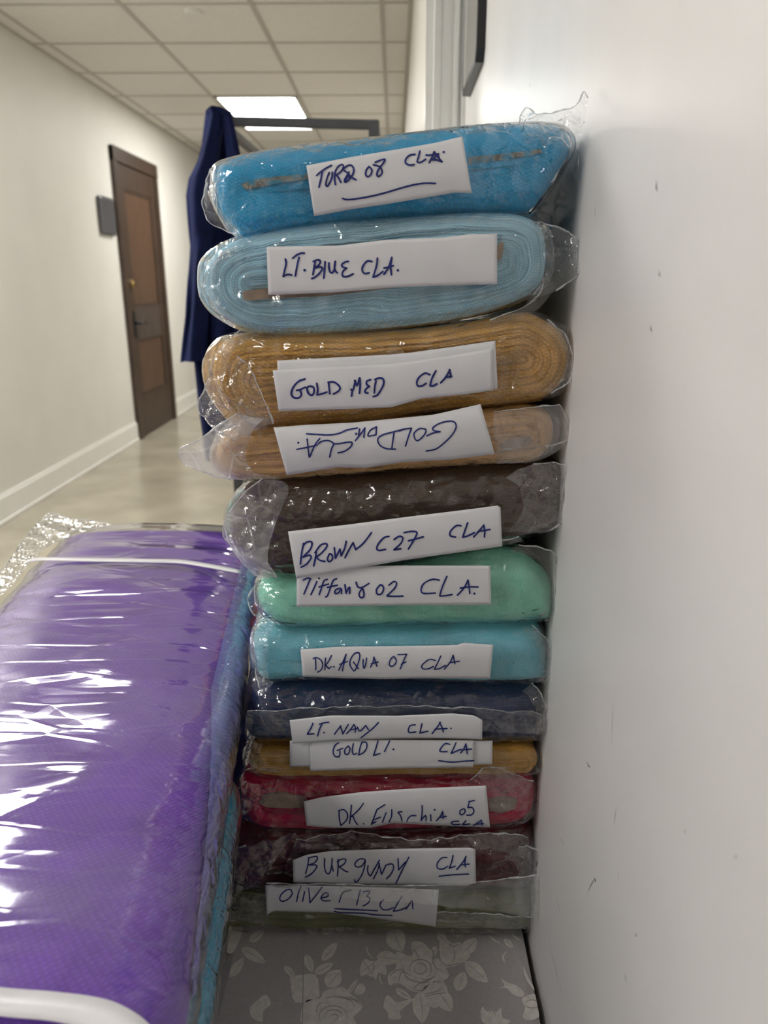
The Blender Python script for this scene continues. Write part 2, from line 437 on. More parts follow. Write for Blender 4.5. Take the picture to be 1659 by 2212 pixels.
# ------------------------------------------------------------------ ceiling lights
for i, (xc, y0) in enumerate(TROFFERS):
    lab = ['lit rectangular panel in the ceiling above the garment rack', 'lit ceiling panel near the left wall, beyond the purple bolt', 'unseen ceiling panel near the left wall, over the near end of the purple bolt'][i]
    t = empty('ceiling_light', (xc, y0 + .6, CEIL), lab, 'ceiling light', None)
    x0, x1, y1 = xc - .296, xc + .296, y0 + 1.19
    bm = bmesh.new()
    for (a, b, c, d) in ((x0, x0 + .022, y0, y1), (x1 - .022, x1, y0, y1), (x0, x1, y0, y0 + .022), (x0, x1, y1 - .022, y1)):
        bx(bm, a, b, c, d, CEIL - .012, CEIL, .002)
    bobj('frame', bm, M['white_plastic'], t)
    bm = bmesh.new(); bx(bm, x0 + .02, x1 - .02, y0 + .02, y1 - .02, CEIL - .008, CEIL - .001)
    bobj('diffuser', bm, M['diffuser'] if i < 2 else M['diffuser_rear'], t)
# sprinkler cover
bm = bmesh.new()
c = pZ(418, 24, CEIL)
bmesh.ops.create_cone(bm, segments=32, radius1=.042, radius2=.05, depth=.016, cap_ends=True, matrix=Matrix.Translation((c.x, c.y, CEIL - .008)))
t = bobj('ceiling_disc', bm, M['white_plastic']); tag(t, 'small round white cover plate on the ceiling tiles', 'sprinkler cover')

# ------------------------------------------------------------------ mirror on the near board
def mirror():
    ya, yb = 1.78, 2.13; z0, z1 = 1.645, 2.30
    t = empty('wall_mirror', (XN, (ya + yb) / 2, z0), 'black framed mirror high on the near white wall', 'mirror')
    c = .022
    out = [(ya, z0 + c), (ya + c, z0), (yb - c, z0), (yb, z0 + c), (yb, z1 - c), (yb - c, z1), (ya + c, z1), (ya, z1 - c)]
    def ring(off):
        r = []; cy, cz = (ya + yb) / 2, (z0 + z1) / 2
        for (y, z) in out:
            r.append((cy + (y - cy) * (1 - off / (yb - ya) * 2), cz + (z - cz) * (1 - off / (z1 - z0) * 2)))
        return r
    vs, fs = [], []
    rings = [(ring(0), XN), (ring(0), XN - .018), (ring(.003), XN - .019), (ring(.010), XN - .019), (ring(.012), XN - .018), (ring(.012), XN - .002)]
    for r, x in rings:
        vs += [(x, y, z) for y, z in r]
    n = 8
    for k in range(len(rings) - 1):
        for i in range(n):
            fs.append((k * n + i, k * n + (i + 1) % n, (k + 1) * n + (i + 1) % n, (k + 1) * n + i))
    mesh('frame', vs, fs, M['black'], t)
    r = ring(.012)
    vs = [(XN - .018, y, z) for y, z in r] + [(XN - .003, y, z) for y, z in r]
    fs = [tuple(range(n)), tuple(range(2 * n - 1, n - 1, -1))] + [(i, (i + 1) % n, n + (i + 1) % n, n + i) for i in range(n)]
    mesh('mirror_glass', vs, fs, M['glassm'], t)
mirror()

# scuffs and scratches on the near board and the casing
def scuffs():
    vs, fs = [], []
    for (x0, y0, x1, y1, w_) in [(1146,178,1143,190,2),(1418,386,1420,416,3),(1288,434,1284,480,1.2),(1424,583,1426,597,3),(1405,700,1409,718,2.5),(1266,1643,1276,1658,3),(1325,1510,1321,1620,1.2),(1332,1740,1326,1790,1.6),
          (1287,1893,1268,1930,1.6),(1283,1894,1288,1900,5),(1374,2014,1376,2023,4),(1349,2100,1354,2126,2),(1335,1880,1337,1906,1.2),(1200,1930,1212,1980,1.2),(1180,2010,1222,2180,1.1),(1211,1810,1213,1818,1.5),(1217,1814,1216,1830,1.5),(1231,2159,1232,2163,3),(1480,1790,1481,1803,2),(1590,1846,1592,1852,4)]:
        a, b = pX(x0, y0, XN - .0004), pX(x1, y1, XN - .0004)
        d = (b - a).normalized(); n_ = Vector((0, -d.z, d.y)); h = w_ / 2 * .00055; k = len(vs)
        m_ = (a + b) / 2 + n_ * h * 2
        vs.extend([a, m_ + n_ * h * 1.4, b, m_ - n_ * h * 1.4]); fs.append((k, k + 1, k + 2, k + 3))
    o = mesh('scuff_marks', vs, fs, simple('grey_scuff', (.28, .27, .26, 1), .7, var=.4, vscale=200), bpy.data.objects['wall_near_right'])
    vs, fs = [], []
    for (cx, cy, rx, ry) in [(.136, 1.578, .010, .003), (.160, 1.578, .006, .002), (.124, 1.576, .006, .0015)]:
        k = len(vs)
        for q in range(14):
            th = q / 14 * 2 * math.pi; vs.append((cx + rx * math.cos(th) * (1 + .3 * math.sin(3 * th)), YC - .0035 if .118 < cx < .153 else YC - .0135, cy + ry * math.sin(th)))
        fs.append(tuple(range(k, k + 14)))
    mesh('scuff_marks', vs, fs, simple('brown_scuff', (.22, .16, .12, 1), .7, var=.5, vscale=200), bpy.data.objects['trim_2'])
scuffs()

# ------------------------------------------------------------------ garment rack and coat
YR = 2.9
zr = pY(650, 264, YR).z
pl_, pr_ = pZ(470, 262, zr), pZ(808, 270, zr)
t = empty('garment_rack', ((pl_.x + pr_.x) / 2, YR, 0), 'dark grey square tube garment rack standing in the corridor behind the stack', 'garment rack')
back = Vector((0.02, .95, 0))
for a, b in ((pl_, pr_), (pl_ + back, pr_ + back), (pl_, pl_ + back), (pr_, pr_ + back)):
    bm = bmesh.new(); tube(bm, a, b, .015, square=True); bobj('top_rail', bm, M['rack'], t)
for a in (pl_, pr_, pl_ + back, pr_ + back):
    bm = bmesh.new(); tube(bm, (a.x, a.y, .09), (a.x, a.y, zr + .015), .019, square=True); p = bobj('post', bm, M['rack'], t)
    bm = bmesh.new(); tube(bm, (a.x - .014, a.y, .04), (a.x + .014, a.y, .04), .04, 20)
    tube(bm, (a.x, a.y, .05), (a.x, a.y, .1), .012); bobj('caster', bm, M['rubber'], t)
for a, b in ((pl_, pr_), (pl_ + back, pr_ + back), (pl_, pl_ + back), (pr_, pr_ + back)):
    bm = bmesh.new(); tube(bm, (a.x, a.y, .13), (b.x, b.y, .13), .018, square=True); bobj('bottom_rail', bm, M['rack'], t)
bm = bmesh.new(); tube(bm, (pl_.x, pl_.y, .45), (pr_.x, pr_.y, .45), .018, square=True); bobj('crossbar', bm, M['rack'], t)

def lathe_cloth(name, rows, Yc, depth, folds, amp, parent, seed=0):
    """rows: (y_px, xl_px, xr_px): a hanging closed cloth tube with vertical folds"""
    n = 72; R = []
    ys = [r[0] for r in rows]
    m = 60
    def interp(y, k):
        for a, b in zip(rows, rows[1:]):
            if a[0] <= y <= b[0]:
                t = (y - a[0]) / (b[0] - a[0]); return a[k] * (1 - t) + b[k] * t
        return rows[-1][k]
    vs, fs = [], []
    for j in range(m + 1):
        y = ys[0] + (ys[-1] - ys[0]) * j / m
        a, b = pY(interp(y, 1), y, Yc), pY(interp(y, 2), y, Yc)
        cx, hx = (a.x + b.x) / 2, (b.x - a.x) / 2
        g = min(1, .25 + j / m * 1.1)
        for i in range(n):
            th = 2 * math.pi * i / n
            f = 1 + amp * g * math.sin(th * folds + seed + 1.3 * math.sin(j / m * 3 + seed)) * abs(math.sin(th)) 
            dd = depth * (.45 + .55 * g)
            vs.append((cx + hx * math.cos(th), Yc + dd * math.sin(th) * f + .01 * noise.noise(Vector((th * 2, j * .1, seed))), (a.z + b.z) / 2 + .003 * math.sin(th * 3)))
    for j in range(m):
        for i in range(n):
            fs.append((j * n + i, j * n + (i + 1) % n, (j + 1) * n + (i + 1) % n, (j + 1) * n + i))
    fs.append(tuple(range(n)))
    fs.append(tuple((m * n + i) for i in reversed(range(n))))
    return mesh(name, vs, fs, M['navycloth'], parent, True)
YJ = YR - .06
cb = pY(470, 930, YJ)
t = empty('coat', (pl_.x, YR, zr - 1.1), 'navy blue coat hanging on the left corner of the grey garment rack', 'coat')
lathe_cloth('coat_body', [(240, 446, 499), (250, 445, 501), (330, 436, 516), (400, 418, 540), (500, 416, 570), (600, 416, 580), (760, 418, 586), (880, 430, 590), (985, 446, 592)], YJ + .05, .12, 7, .35, t, 1.0)
lathe_cloth('sleeve', [(244, 447, 486), (300, 440, 478), (345, 428, 474), (385, 407, 470), (420, 402, 468), (480, 407, 466), (530, 412, 464), (600, 407, 460), (680, 402, 456), (779, 391, 446)], YJ - .06, .06, 4, .35, t, 2.0)
lathe_cloth('lapel', [(246, 478, 500), (300, 484, 512), (380, 492, 530), (480, 498, 548), (620, 505, 556), (800, 510, 560)], YJ - .075, .02, 2, .2, t, 3.0)

# ------------------------------------------------------------------ fabric bolts
YS = 0.80
ROLLS = {}
def outline_world(pts, Y, n=110):
    c = resample(catmull([(p[0], p[1]) for p in pts], 6, True), n, True)
    return [Vector((w_.x, w_.z)) for w_ in (pY(p.x, p.y, Y) for p in c)]
def medial(ow):
    xs = [p.x for p in ow]; x0, x1 = min(xs), max(xs)
    zs = [p.y for p in ow]; r = (max(zs) - min(zs)) * .42
    def mid(x):
        zz = []
        m = len(ow)
        for i in range(m):
            a, b = ow[i], ow[(i + 1) % m]
            if (a.x - x) * (b.x - x) < 0:
                t = (x - a.x) / (b.x - a.x); zz.append(a.y + (b.y - a.y) * t)
        return (min(zz) + max(zz)) / 2 if zz else sum(zs) / len(zs)
    xa, xb = x0 + r, x1 - r
    return Vector((xa, mid(xa))), Vector((xb, mid(xb)))
def roll_mesh(name, pts, Yf, dome, length, mat, parent, rings=26, amp=.002, nridge=0, ridgeamp=0.0, grow=0.0, growz=0.0, seed=0., wr=0.0, wrs=25., front=.45, cap=True, n=150, puff=0.):
    Yo = Yf + dome
    ow = outline_world(pts, YS + .02, n)
    A, B = medial(ow)
    cx = sum(p.x for p in ow) / n; cz = sum(p.y for p in ow) / n
    hx = (max(p.x for p in ow) - min(p.x for p in ow)) / 2
    hz = (max(p.y for p in ow) - min(p.y for p in ow)) / 2
    if grow or growz:
        ow = [Vector((cx + (p.x - cx) * (1 + grow / hx), cz + (p.y - cz) * (1 + growz / hz))) for p in ow]
    vs, fs, uv = [], [], []
    # sides, back to front
    ys = [Yf + length, Yf + length * .6, Yf + length * .3, Yf + dome + .10, Yf + dome + .05, Yf + dome + .02, Yf + dome + .008]
    if length < .3: ys = [Yf + length, Yf + length * .75, Yf + length * .5, Yf + dome + .05, Yf + dome + .025, Yf + dome + .01]
    for y in ys:
        for i, p in enumerate(ow):
            q = Vector((p.x, y, p.y)); k = .35 if y > Yf + .2 else 1
            d = 1 + 0 * k
            nn = Vector((p.x - cx, 0, (p.y - cz) * 1.0)).normalized()
            off = fbm(q + Vector((seed, 0, 0)), 18) * amp + (ridge(q + Vector((seed, 0, 0)), wrs) * wr if wr else 0)
            q = q + Vector((nn.x, 0, nn.z * .3)) * off
            q.x = min(q.x, XN - .0015)
            vs.append(q); uv.append((i / n, 0))
    for k in range(rings + 1):
        t = k / rings * .985
        tt = min(1, t / front)
        yy = Yf + dome * (1 - math.sin(math.pi / 2 * tt) ** .8)
        for i, p in enumerate(ow):
            L = (B - A).length_squared
            u = max(0, min(1, (p - A).dot(B - A) / L)); m_ = A + (B - A) * u
            q2 = p.lerp(m_, t)
            q = Vector((q2.x, yy, q2.y))
            s3 = q + Vector((seed, seed * 2, 0))
            off = fbm(s3, 22) * amp * 1.2
            if nridge: off += ridgeamp * math.sin(2 * math.pi * nridge * t + 9 * fbm(s3, 7)) * min(1, t * 5)
            if wr: off -= (crumple(s3, wrs * 1.3) * wr * 1.2 + .3 * wr * ridge(s3 + Vector((0, 5, 0)), wrs, 2)) * min(1, .4 + t * 3)
            q.y += off - puff * math.sin(math.pi * min(1, t))
            q.x = min(q.x, XN - .0015)
            vs.append(q); uv.append((i / n, t))
    R_ = len(ys) + rings + 1
    for k in range(R_ - 1):
        for i in range(n):
            fs.append((k * n + i, k * n + (i + 1) % n, (k + 1) * n + (i + 1) % n, (k + 1) * n + i))
    if cap:
        fs.append(tuple(reversed(range(n))))
    fs.append(tuple((R_ - 1) * n + i for i in range(n)))
    return mesh(name, vs, fs, mat, parent, True, uv)

def interp_line(pl, x):
    if x <= pl[0][0]: 
        a, b = pl[0], pl[1]
    elif x >= pl[-1][0]:
        a, b = pl[-2], pl[-1]
    else:
        for a, b in zip(pl, pl[1:]):
            if a[0] <= x <= b[0]: break
    t = (x - a[0]) / (b[0] - a[0] + 1e-9)
    return a[1] + (b[1] - a[1]) * t

def crumple(p, s):
    d, _ = noise.voronoi(Vector(p) * s); e, _ = noise.voronoi(Vector(p) * s * 2.4 + Vector((3.1, 7.7, 1.3)))
    return (d[1] - d[0]) * 1.3 + .4 * (e[1] - e[0]) - .5

class Label:
    """a strip of paper taped over the end of a bolt"""
    def __init__(s, top, bot, Y, parent, curl=.004, seed=0., nm='paper_label'):
        s.top, s.bot, s.Y, s.curl, s.seed = top, bot, Y, curl, seed
        n, m = 60, 12
        T = resample([Vector(p) for p in top], n); Bq = resample([Vector(p) for p in bot], n)
        vs, fs = [], []
        for j in range(m + 1):
            v = j / m
            for i in range(n):
                q = T[i].lerp(Bq[i], v)
                vs.append(pY(q.x, q.y, s.depth(q.x, q.y)))
        for j in range(m):
            for i in range(n - 1):
                fs.append((j * n + i, j * n + i + 1, (j + 1) * n + i + 1, (j + 1) * n + i))
        s.o = mesh(nm, vs, fs, M['paper'], parent, True)
        md = s.o.modifiers.new('thickness', 'SOLIDIFY'); md.thickness = .0003; md.offset = 0
        md.use_rim = True
    def depth(s, x, y):
        a, b = interp_line(s.top, x), interp_line(s.bot, x)
        v = max(-.05, min(1.05, (y - a) / (b - a + 1e-9)))
        return s.Y + s.curl * ((v - .42) * 2) ** 2 + .0016 * fbm((x * .006, y * .012, s.seed), 1.0)
    def ink(s, strokes, org, sc, wpx, dots=()):
        vs, fs = [], []
        def put(x, y):
            return pY(x, y, s.depth(x, y) - .0008)
        hw = wpx / sc / 2
        for stn, st_ in enumerate(strokes):
            P = [Vector((org[0] + a / sc, org[1] + b / sc)) for a, b in st_]
            P = catmull(P, 5) if len(P) > 2 else P
            Lg = sum((b - a).length for a, b in zip(P, P[1:]))
            P = resample(P, max(4, int(Lg / 1.6)))
            k0 = len(vs); n = len(P)
            for i, p in enumerate(P):
                d = (P[min(i + 1, n - 1)] - P[max(i - 1, 0)])
                d = d.normalized() if d.length > 1e-6 else Vector((1, 0))
                nr = Vector((-d.y, d.x))
                wv = hw * (1 + .18 * noise.noise(Vector((p.x * .15, p.y * .15, stn))))
                vs.append(put(p.x + nr.x * wv, p.y + nr.y * wv)); vs.append(put(p.x - nr.x * wv, p.y - nr.y * wv))
            for i in range(n - 1):
                a = k0 + 2 * i; fs.append((a, a + 1, a + 3, a + 2))
            for e in (0, n - 1):
                c = P[e]; k1 = len(vs)
                for q in range(10):
                    th = q / 10 * 2 * math.pi
                    vs.append(put(c.x + hw * .98 * math.cos(th), c.y + hw * .98 * math.sin(th)))
                fs.append(tuple(range(k1, k1 + 10)))
        for (dx, dy, r) in dots:
            k1 = len(vs); cx, cy = org[0] + dx / sc, org[1] + dy / sc
            for q in range(12):
                th = q / 12 * 2 * math.pi
                vs.append(put(cx + r / sc * math.cos(th), cy + r / sc * math.sin(th)))
            fs.append(tuple(range(k1, k1 + 12)))
        return mesh('handwriting', vs, fs, M['ink'], s.o)

def flap(A, B, Y, mat, parent, amp=.006, sc=30., nu=90, nv=40, seed=0., bow=0.0, dz=0.0, name='bag_flap', Y2=None):
    """loose crumpled film between two traced edges"""
    TA = resample(catmull(A, 5), nu); TB = resample(catmull(B, 5), nu)
    vs, fs = [], []
    for j in range(nv + 1):
        v = j / nv
        for i in range(nu):
            q = TA[i].lerp(TB[i], v)
            yb = Y + ((Y2 - Y) * v if Y2 is not None else 0)
            p = pY(q.x, q.y, yb)
            r = 1.3 * crumple(p + Vector((seed, 0, 0)), sc * 1.2) + .3 * ridge(p + Vector((seed, 3, 0)), sc * .7, 2)
            p.y += -amp * r + bow * math.sin(math.pi * v)
            e = .0018 * noise.noise(p * 90 + Vector((0, seed, 0)))
            p.x += e; p.z += e * .8
            p.x = min(p.x, XN - .001)
            vs.append(p)
    for j in range(nv):
        for i in range(nu - 1):
            fs.append((j * nu + i, j * nu + i + 1, (j + 1) * nu + i + 1, (j + 1) * nu + i))
    o = hem_mesh(name, vs, fs, nu, mat, parent)
    return o

def hem_mesh(name, vs, fs, nu, mat, parent, r=.0007):
    nf = len(fs); row = [Vector(v) for v in vs[:nu]]; k0 = len(vs)
    for i, p in enumerate(row):
        d = (row[min(i + 1, nu - 1)] - row[max(i - 1, 0)]).normalized()
        a = d.orthogonal().normalized(); b = d.cross(a)
        rr = r * (.5 + abs(noise.noise(p * 60)) * 2.2)
        for q in range(5):
            th = q * 2 * math.pi / 5; vs.append(p + a * rr * math.cos(th) + b * rr * math.sin(th))
    for i in range(nu - 1):
        for q in range(5):
            fs.append((k0 + i * 5 + q, k0 + i * 5 + (q + 1) % 5, k0 + (i + 1) * 5 + (q + 1) % 5, k0 + (i + 1) * 5 + q))
    o = mesh(name, vs, fs, [mat, M['hem']], parent, False)
    for p in o.data.polygons:
        if p.index >= nf: p.material_index = 1
    return o

def prism(name, pts, Y0, Y1, mat, parent, jag=0.0):
    P = [pY(x, y, Y0) for x, y in pts]
    n = len(P)
    vs = P + [Vector((p.x, Y1, p.z)) for p in P]
    fs = [tuple(range(n)), tuple(range(2 * n - 1, n - 1, -1))] + [(i, n + i, n + (i + 1) % n, (i + 1) % n) for i in range(n)]
    return mesh(name, vs, fs, mat, parent)

OUT = {
 'turq': [(464.5,385),(470,358),(499,343),(579,325),(694,308),(865,291),(997,275),(1095,268),(1163,266),(1209,274),(1232,300),(1228,335),(1203,375),(1175,420),(1140,455),(1066,462),(923,472),(751,487),(636,502),(579,514),(539,517),(504,497),(476,455),(466,420)],
 'ltblue': [(450,581),(464,552),(504,524),(579,501),(694,484),(865,470),(1037,460),(1112,464),(1157,484),(1174,523),(1174,581),(1158,621),(1112,650),(1037,675),(923,698),(751,715),(608,721),(539,710),(482,678),(453,638)],
 'goldmed': [(464,775),(482,740),(522,724),(636,718),(808,716),(923,706),(1037,689),(1123,674),(1169,688),(1209,717),(1229,763),(1221,809),(1198,838),(1163,860),(1066,872),(923,886),(808,906),(665,914),(579,918),(539,928),(504,895),(479,860),(463,820)],
 'golddk': [(468,980),(479,946),(510,924),(636,914),(865,899),(1037,882),(1123,874),(1180,889),(1194,929),(1182,968),(1140,995),(1037,1001),(865,1012),(694,1026),(579,1033),(510,1027),(480,1009)],
 'brown': [(493,1135),(508,1084),(550,1046),(636,1034),(808,1024),(1037,1005),(1180,997),(1222,1015),(1228,1072),(1220,1112),(1180,1147),(1083,1170),(980,1184),(865,1203),(789,1228),(700,1243),(635,1249),(573,1236),(532,1211),(505,1180)],
 'mint': [(556,1285),(563,1257),(590,1243),(686,1236),(840,1222),(980,1196),(1086,1185),(1147,1205),(1190,1257),(1200,1298),(1196,1328),(1147,1341),(942,1345),(737,1349),(625,1347),(584,1334),(563,1310)],
 'aqua': [(545,1395),(556,1357),(590,1345),(686,1347),(891,1344),(1122,1342),(1163,1357),(1181,1400),(1183,1441),(1168,1469),(1045,1473),(840,1468),(661,1466),(584,1472),(553,1451)],
 'navy': [(528,1559),(545,1492),(584,1472),(700,1468),(900,1470),(1060,1473),(1147,1470),(1168,1498),(1173,1539),(1170,1585),(1147,1600),(891,1603),(686,1603),(558,1601),(532,1588)],
 'goldlt': [(542,1634),(553,1608),(600,1603),(780,1602),(1000,1601),(1130,1600),(1157,1620),(1150,1648),(1096,1660),(840,1663),(635,1666),(573,1657)],
 'fuchsia': [(520,1706),(528,1678),(560,1667),(700,1664),(810,1662),(960,1660),(1066,1660),(1133,1664),(1153,1691),(1151,1737),(1127,1766),(1066,1780),(861,1788),(656,1788),(564,1783),(530,1753)],
 'burg': [(485,1845),(500,1800),(560,1786),(700,1789),(860,1789),(1000,1786),(1132,1780),(1153,1819),(1158,1870),(1146,1904),(1015,1915),(758,1915),(579,1917),(508,1908)],
 'olive': [(467,1945),(490,1918),(560,1917),(760,1917),(980,1916),(1117,1911),(1148,1930),(1152,1968),(1140,1996),(1066,1999),(912,1999),(707,1997),(554,1994),(480,1985)],
}
def base_of(key):
    ow = outline_world(OUT[key], YS + .02, 60)
    xs = [p.x for p in ow]; zs = [p.y for p in ow]
    return ((min(xs) + max(xs)) / 2, YS + .4, min(zs))
MT = {
 'turq': tulle('turquoise_net', (.008, .37, .70, 1), wscale=110),
 'ltblue': tulle('light_blue_net', (.45, .80, 1.0, 1), layers=22, dark=.76, weave=.3),
 'goldmed': tulle('medium_gold_net', (.76, .42, .10, 1), layers=12, dark=.72, weave=1.6, wscale=90),
 'golddk': tulle('dark_gold_net', (.80, .45, .16, 1), layers=7, dark=.7),
 'brown': tulle('brown_net', (.075, .046, .032, 1), rough=.85, sheen=.15),
 'mint': tulle('mint_green_net', (.30, .80, .60, 1)),
 'aqua': tulle('aqua_net', (.19, .60, .74, 1)),
 'navy': tulle('navy_net', (.004, .018, .085, 1), sheen=.1),
 'goldlt': tulle('light_gold_net', (.66, .35, .06, 1), layers=4, dark=.7),
 'fuchsia': tulle('dark_fuchsia_net', (.62, .006, .07, 1), layers=5, dark=.6),
 'burg': tulle('burgundy_net', (.11, .006, .018, 1), layers=5, dark=.6, sheen=.1),
 'olive': tulle('olive_net', (.19, .20, .085, 1), layers=5, dark=.7),
}
LAB = {
 'turq': 'bright turquoise net fabric bolt, topmost of the stack against the wall, labelled TURQ 08',
 'ltblue': 'pale blue net fabric bolt showing wound layers, labelled LT. BLUE',
 'goldmed': 'thick medium gold net fabric bolt with a double paper label GOLD MED',
 'golddk': 'thin gold net fabric bolt whose label is upside down',
 'brown': 'dark brown net fabric bolt in a shiny bag, labelled BROWN C27',
 'mint': 'mint green fabric bolt with a dark spot at its right end',
 'aqua': 'aqua blue fabric bolt labelled DK. AQUA 07 between the mint and navy bolts',
 'navy': 'dark navy fabric bolt labelled LT. NAVY under the aqua bolt',
 'goldlt': 'flattest gold fabric bolt with label GOLD LT. just above the red one',
 'fuchsia': 'crimson red fabric bolt labelled DK. FUSCHIA 05',
 'burg': 'very dark burgundy fabric bolt near the bottom of the stack',
 'olive': 'olive fabric bolt, lowest labelled one, lying on the grey rose-patterned fabric',
}
LEN = .95
PAR = {}
opts = {
 'turq': dict(dome=.026, amp=.004, front=.55),
 'ltblue': dict(dome=.014, amp=.004, nridge=5, ridgeamp=.0014, front=.3),
 'goldmed': dict(dome=.018, amp=.005, nridge=6, ridgeamp=.0012, front=.4),
 'golddk': dict(dome=.018, amp=.004, nridge=3, ridgeamp=.001, front=.5),
 'brown': dict(dome=.028, amp=.006, front=.6),
 'mint': dict(dome=.024, amp=.005, front=.6),
 'aqua': dict(dome=.028, amp=.004, front=.6),
 'navy': dict(dome=.030, amp=.004, front=.7),
 'goldlt': dict(dome=.012, amp=.003, nridge=2, ridgeamp=.001, front=.5),
 'fuchsia': dict(dome=.022, amp=.004, front=.6),
 'burg': dict(dome=.026, amp=.005, front=.6),
 'olive': dict(dome=.018, amp=.004, front=.6),
}
bagopt = {'turq': (.005, .0015, .0035), 'ltblue': (.008, .0015, .004), 'goldmed': (.010, .0015, .005), 'golddk': (.006, .001, .004), 'brown': (.005, .001, .005),
          'mint': (.004, .001, .003), 'aqua': (.004, .001, .003), 'navy': (.006, .001, .004), 'goldlt': (.009, .001, .003), 'fuchsia': (.006, .001, .004), 'burg': (.004, .001, .005), 'olive': (.006, .001, .004)}
for i, k in enumerate(OUT):
    PAR[k] = empty('fabric_bolt', base_of(k), LAB[k], 'fabric bolt', 'bolts stacked against the wall')
    bpy.context.view_layer.update()
    roll_mesh('fabric_roll', OUT[k], YS, length=LEN, mat=MT[k], parent=PAR[k], seed=i * 3.7, **opts[k])
    gx_, gz_, wr_ = bagopt[k]
    roll_mesh('plastic_bag', OUT[k], YS - .007, dome=opts[k]['dome'], length=.20, mat=M['filmdark'] if k in ('brown', 'navy', 'burg', 'olive', 'fuchsia', 'goldlt') else M['film'], parent=PAR[k],
              rings=44, amp=.003, wr=wr_, wrs=26., grow=gx_, growz=gz_, seed=40 + i * 5.1, front=opts[k]['front'], cap=False, n=260)

# cardboard showing at the ends
prism('card_core', [(523,634),(528,628),(582,622),(700,612),(900,588),(1000,560),(1074,534),(1078,524),(1086,521),(1088,532),(1085,556),(1076,562),(1000,585),(850,622),(700,640),(582,645),(540,649),(526,647)], YS - .0035, YS + .5, M['card'], PAR['ltblue'])
prism('card_core', [(520,398),(545,388),(600,381),(664,376),(664,387),(610,394),(560,404),(530,410)], YS - .0015, YS + .3, M['cardgrey'], PAR['turq'])
prism('card_core', [(1010,340),(1080,333),(1130,327),(1168,322),(1172,329),(1130,338),(1080,346),(1012,356)], YS - .0015, YS + .3, M['cardgrey'], PAR['turq'])
prism('card_core', [(1080,956),(1100,949),(1145,944),(1150,951),(1146,961),(1100,970),(1080,968)], YS - .002, YS + .3, M['card'], PAR['golddk'])
prism('card_core', [(560,1735),(570,1718),(600,1714),(662,1722),(668,1744),(620,1746),(575,1744)], YS - .002, YS + .3, M['card'], PAR['fuchsia'])
prism('card_core', [(1056,1728),(1090,1722),(1118,1728),(1112,1748),(1085,1756),(1058,1752)], YS - .002, YS + .3, M['card'], PAR['fuchsia'])
# dark spot on the mint bolt
o = prism('dye_spot', [(1118,1312),(1126,1305),(1138,1308),(1150,1303),(1164,1308),(1166,1316),(1152,1320),(1140,1319),(1132,1326),(1120,1322)], YS + .0015, YS + .02, simple('dark_green_dye', (.01, .14, .10, 1), .8, var=.5, vscale=120), PAR['mint'])

# loose film at the bag ends
FH, FC, FM = M['filmhazy'], M['film'], M['filmmilk']
flap([(456,366),(444,400),(436,443),(455,482),(512,512)], [(484,352),(474,400),(470,445),(482,475),(530,516)], YS - .005, FH, PAR['turq'], .006, 34, seed=1)
flap([(1118,272),(1136,232),(1165,246),(1202,240),(1245,226),(1262,196),(1270,212)], [(1140,310),(1160,300),(1175,318),(1195,306),(1215,300),(1235,300),(1266,262)], YS - .005, FH, PAR['turq'], .010, 40, seed=2)
flap([(1236,290),(1215,370),(1180,425),(1140,470)], [(1266,270),(1262,350),(1250,430),(1200,492)], YS + .03, FC, PAR['turq'], .006, 22, seed=3)
flap([(1150,478),(1215,494),(1250,520),(1268,575),(1240,602),(1200,628)], [(1166,510),(1174,545),(1176,580),(1168,610),(1156,632),(1138,655)], YS + .004, FH, PAR['ltblue'], .010, 36, seed=4)
flap([(1176,600),(1165,635),(1130,664),(1060,690)], [(1196,615),(1180,650),(1140,680),(1050,702)], YS + .004, FC, PAR['ltblue'], .004, 36, seed=14)
flap([(510,532),(472,556),(441,610),(452,650),(505,704)], [(525,530),(488,566),(464,612),(474,644),(520,705)], YS - .004, FC, PAR['ltblue'], .005, 36, seed=5)
flap([(520,712),(468,762),(440,845),(423,877),(450,915),(512,952)], [(560,722),(500,765),(484,850),(530,872),(545,890),(592,908)], YS - .006, FH, PAR['goldmed'], .010, 34, seed=6)
flap([(512,768),(540,800),(568,860),(590,915)], [(490,790),(498,830),(515,890),(560,940)], YS - .012, FC, PAR['goldmed'], .004, 30, seed=16)
flap([(1180,690),(1222,724),(1236,775),(1228,822),(1190,850)], [(1165,700),(1205,730),(1222,770),(1212,812),(1170,845)], YS - .004, FC, PAR['goldmed'], .005, 36, seed=7)
flap([(512,893),(470,922),(430,950),(388,970),(395,1000),(430,1018),(500,1037)], [(570,905),(550,925),(540,950),(530,980),(535,1000),(550,1020),(610,1034)], YS - .010, FM, PAR['golddk'], .005, 14, seed=8)
flap([(1064,890),(1130,882),(1198,876),(1213,880),(1238,938)], [(1072,975),(1120,968),(1160,966),(1200,960),(1242,950)], YS - .008, FH, PAR['golddk'], .003, 14, seed=9)
flap([(1072,975),(1120,968),(1160,966),(1200,960),(1238,945)], [(1070,1000),(1110,1002),(1150,996),(1185,985),(1215,968)], YS - .004, FH, PAR['golddk'], .003, 14, seed=19)
flap([(566,1034),(528,1065),(480,1135),(503,1190),(548,1247)], [(612,1038),(620,1068),(600,1120),(578,1200),(600,1250)], YS - .012, FM, PAR['brown'], .009, 20, seed=10)
flap([(1150,1000),(1228,1008),(1232,1072),(1224,1116),(1180,1150)], [(1090,1030),(1120,1050),(1130,1090),(1120,1120),(1100,1150)], YS - .008, FH, PAR['brown'], .007, 26, seed=11)
flap([(640,1247),(760,1228),(860,1203),(1000,1183),(1120,1158)], [(640,1258),(760,1240),(880,1212),(1010,1190),(1130,1168)], YS - .010, FH, PAR['brown'], .004, 26, seed=21)
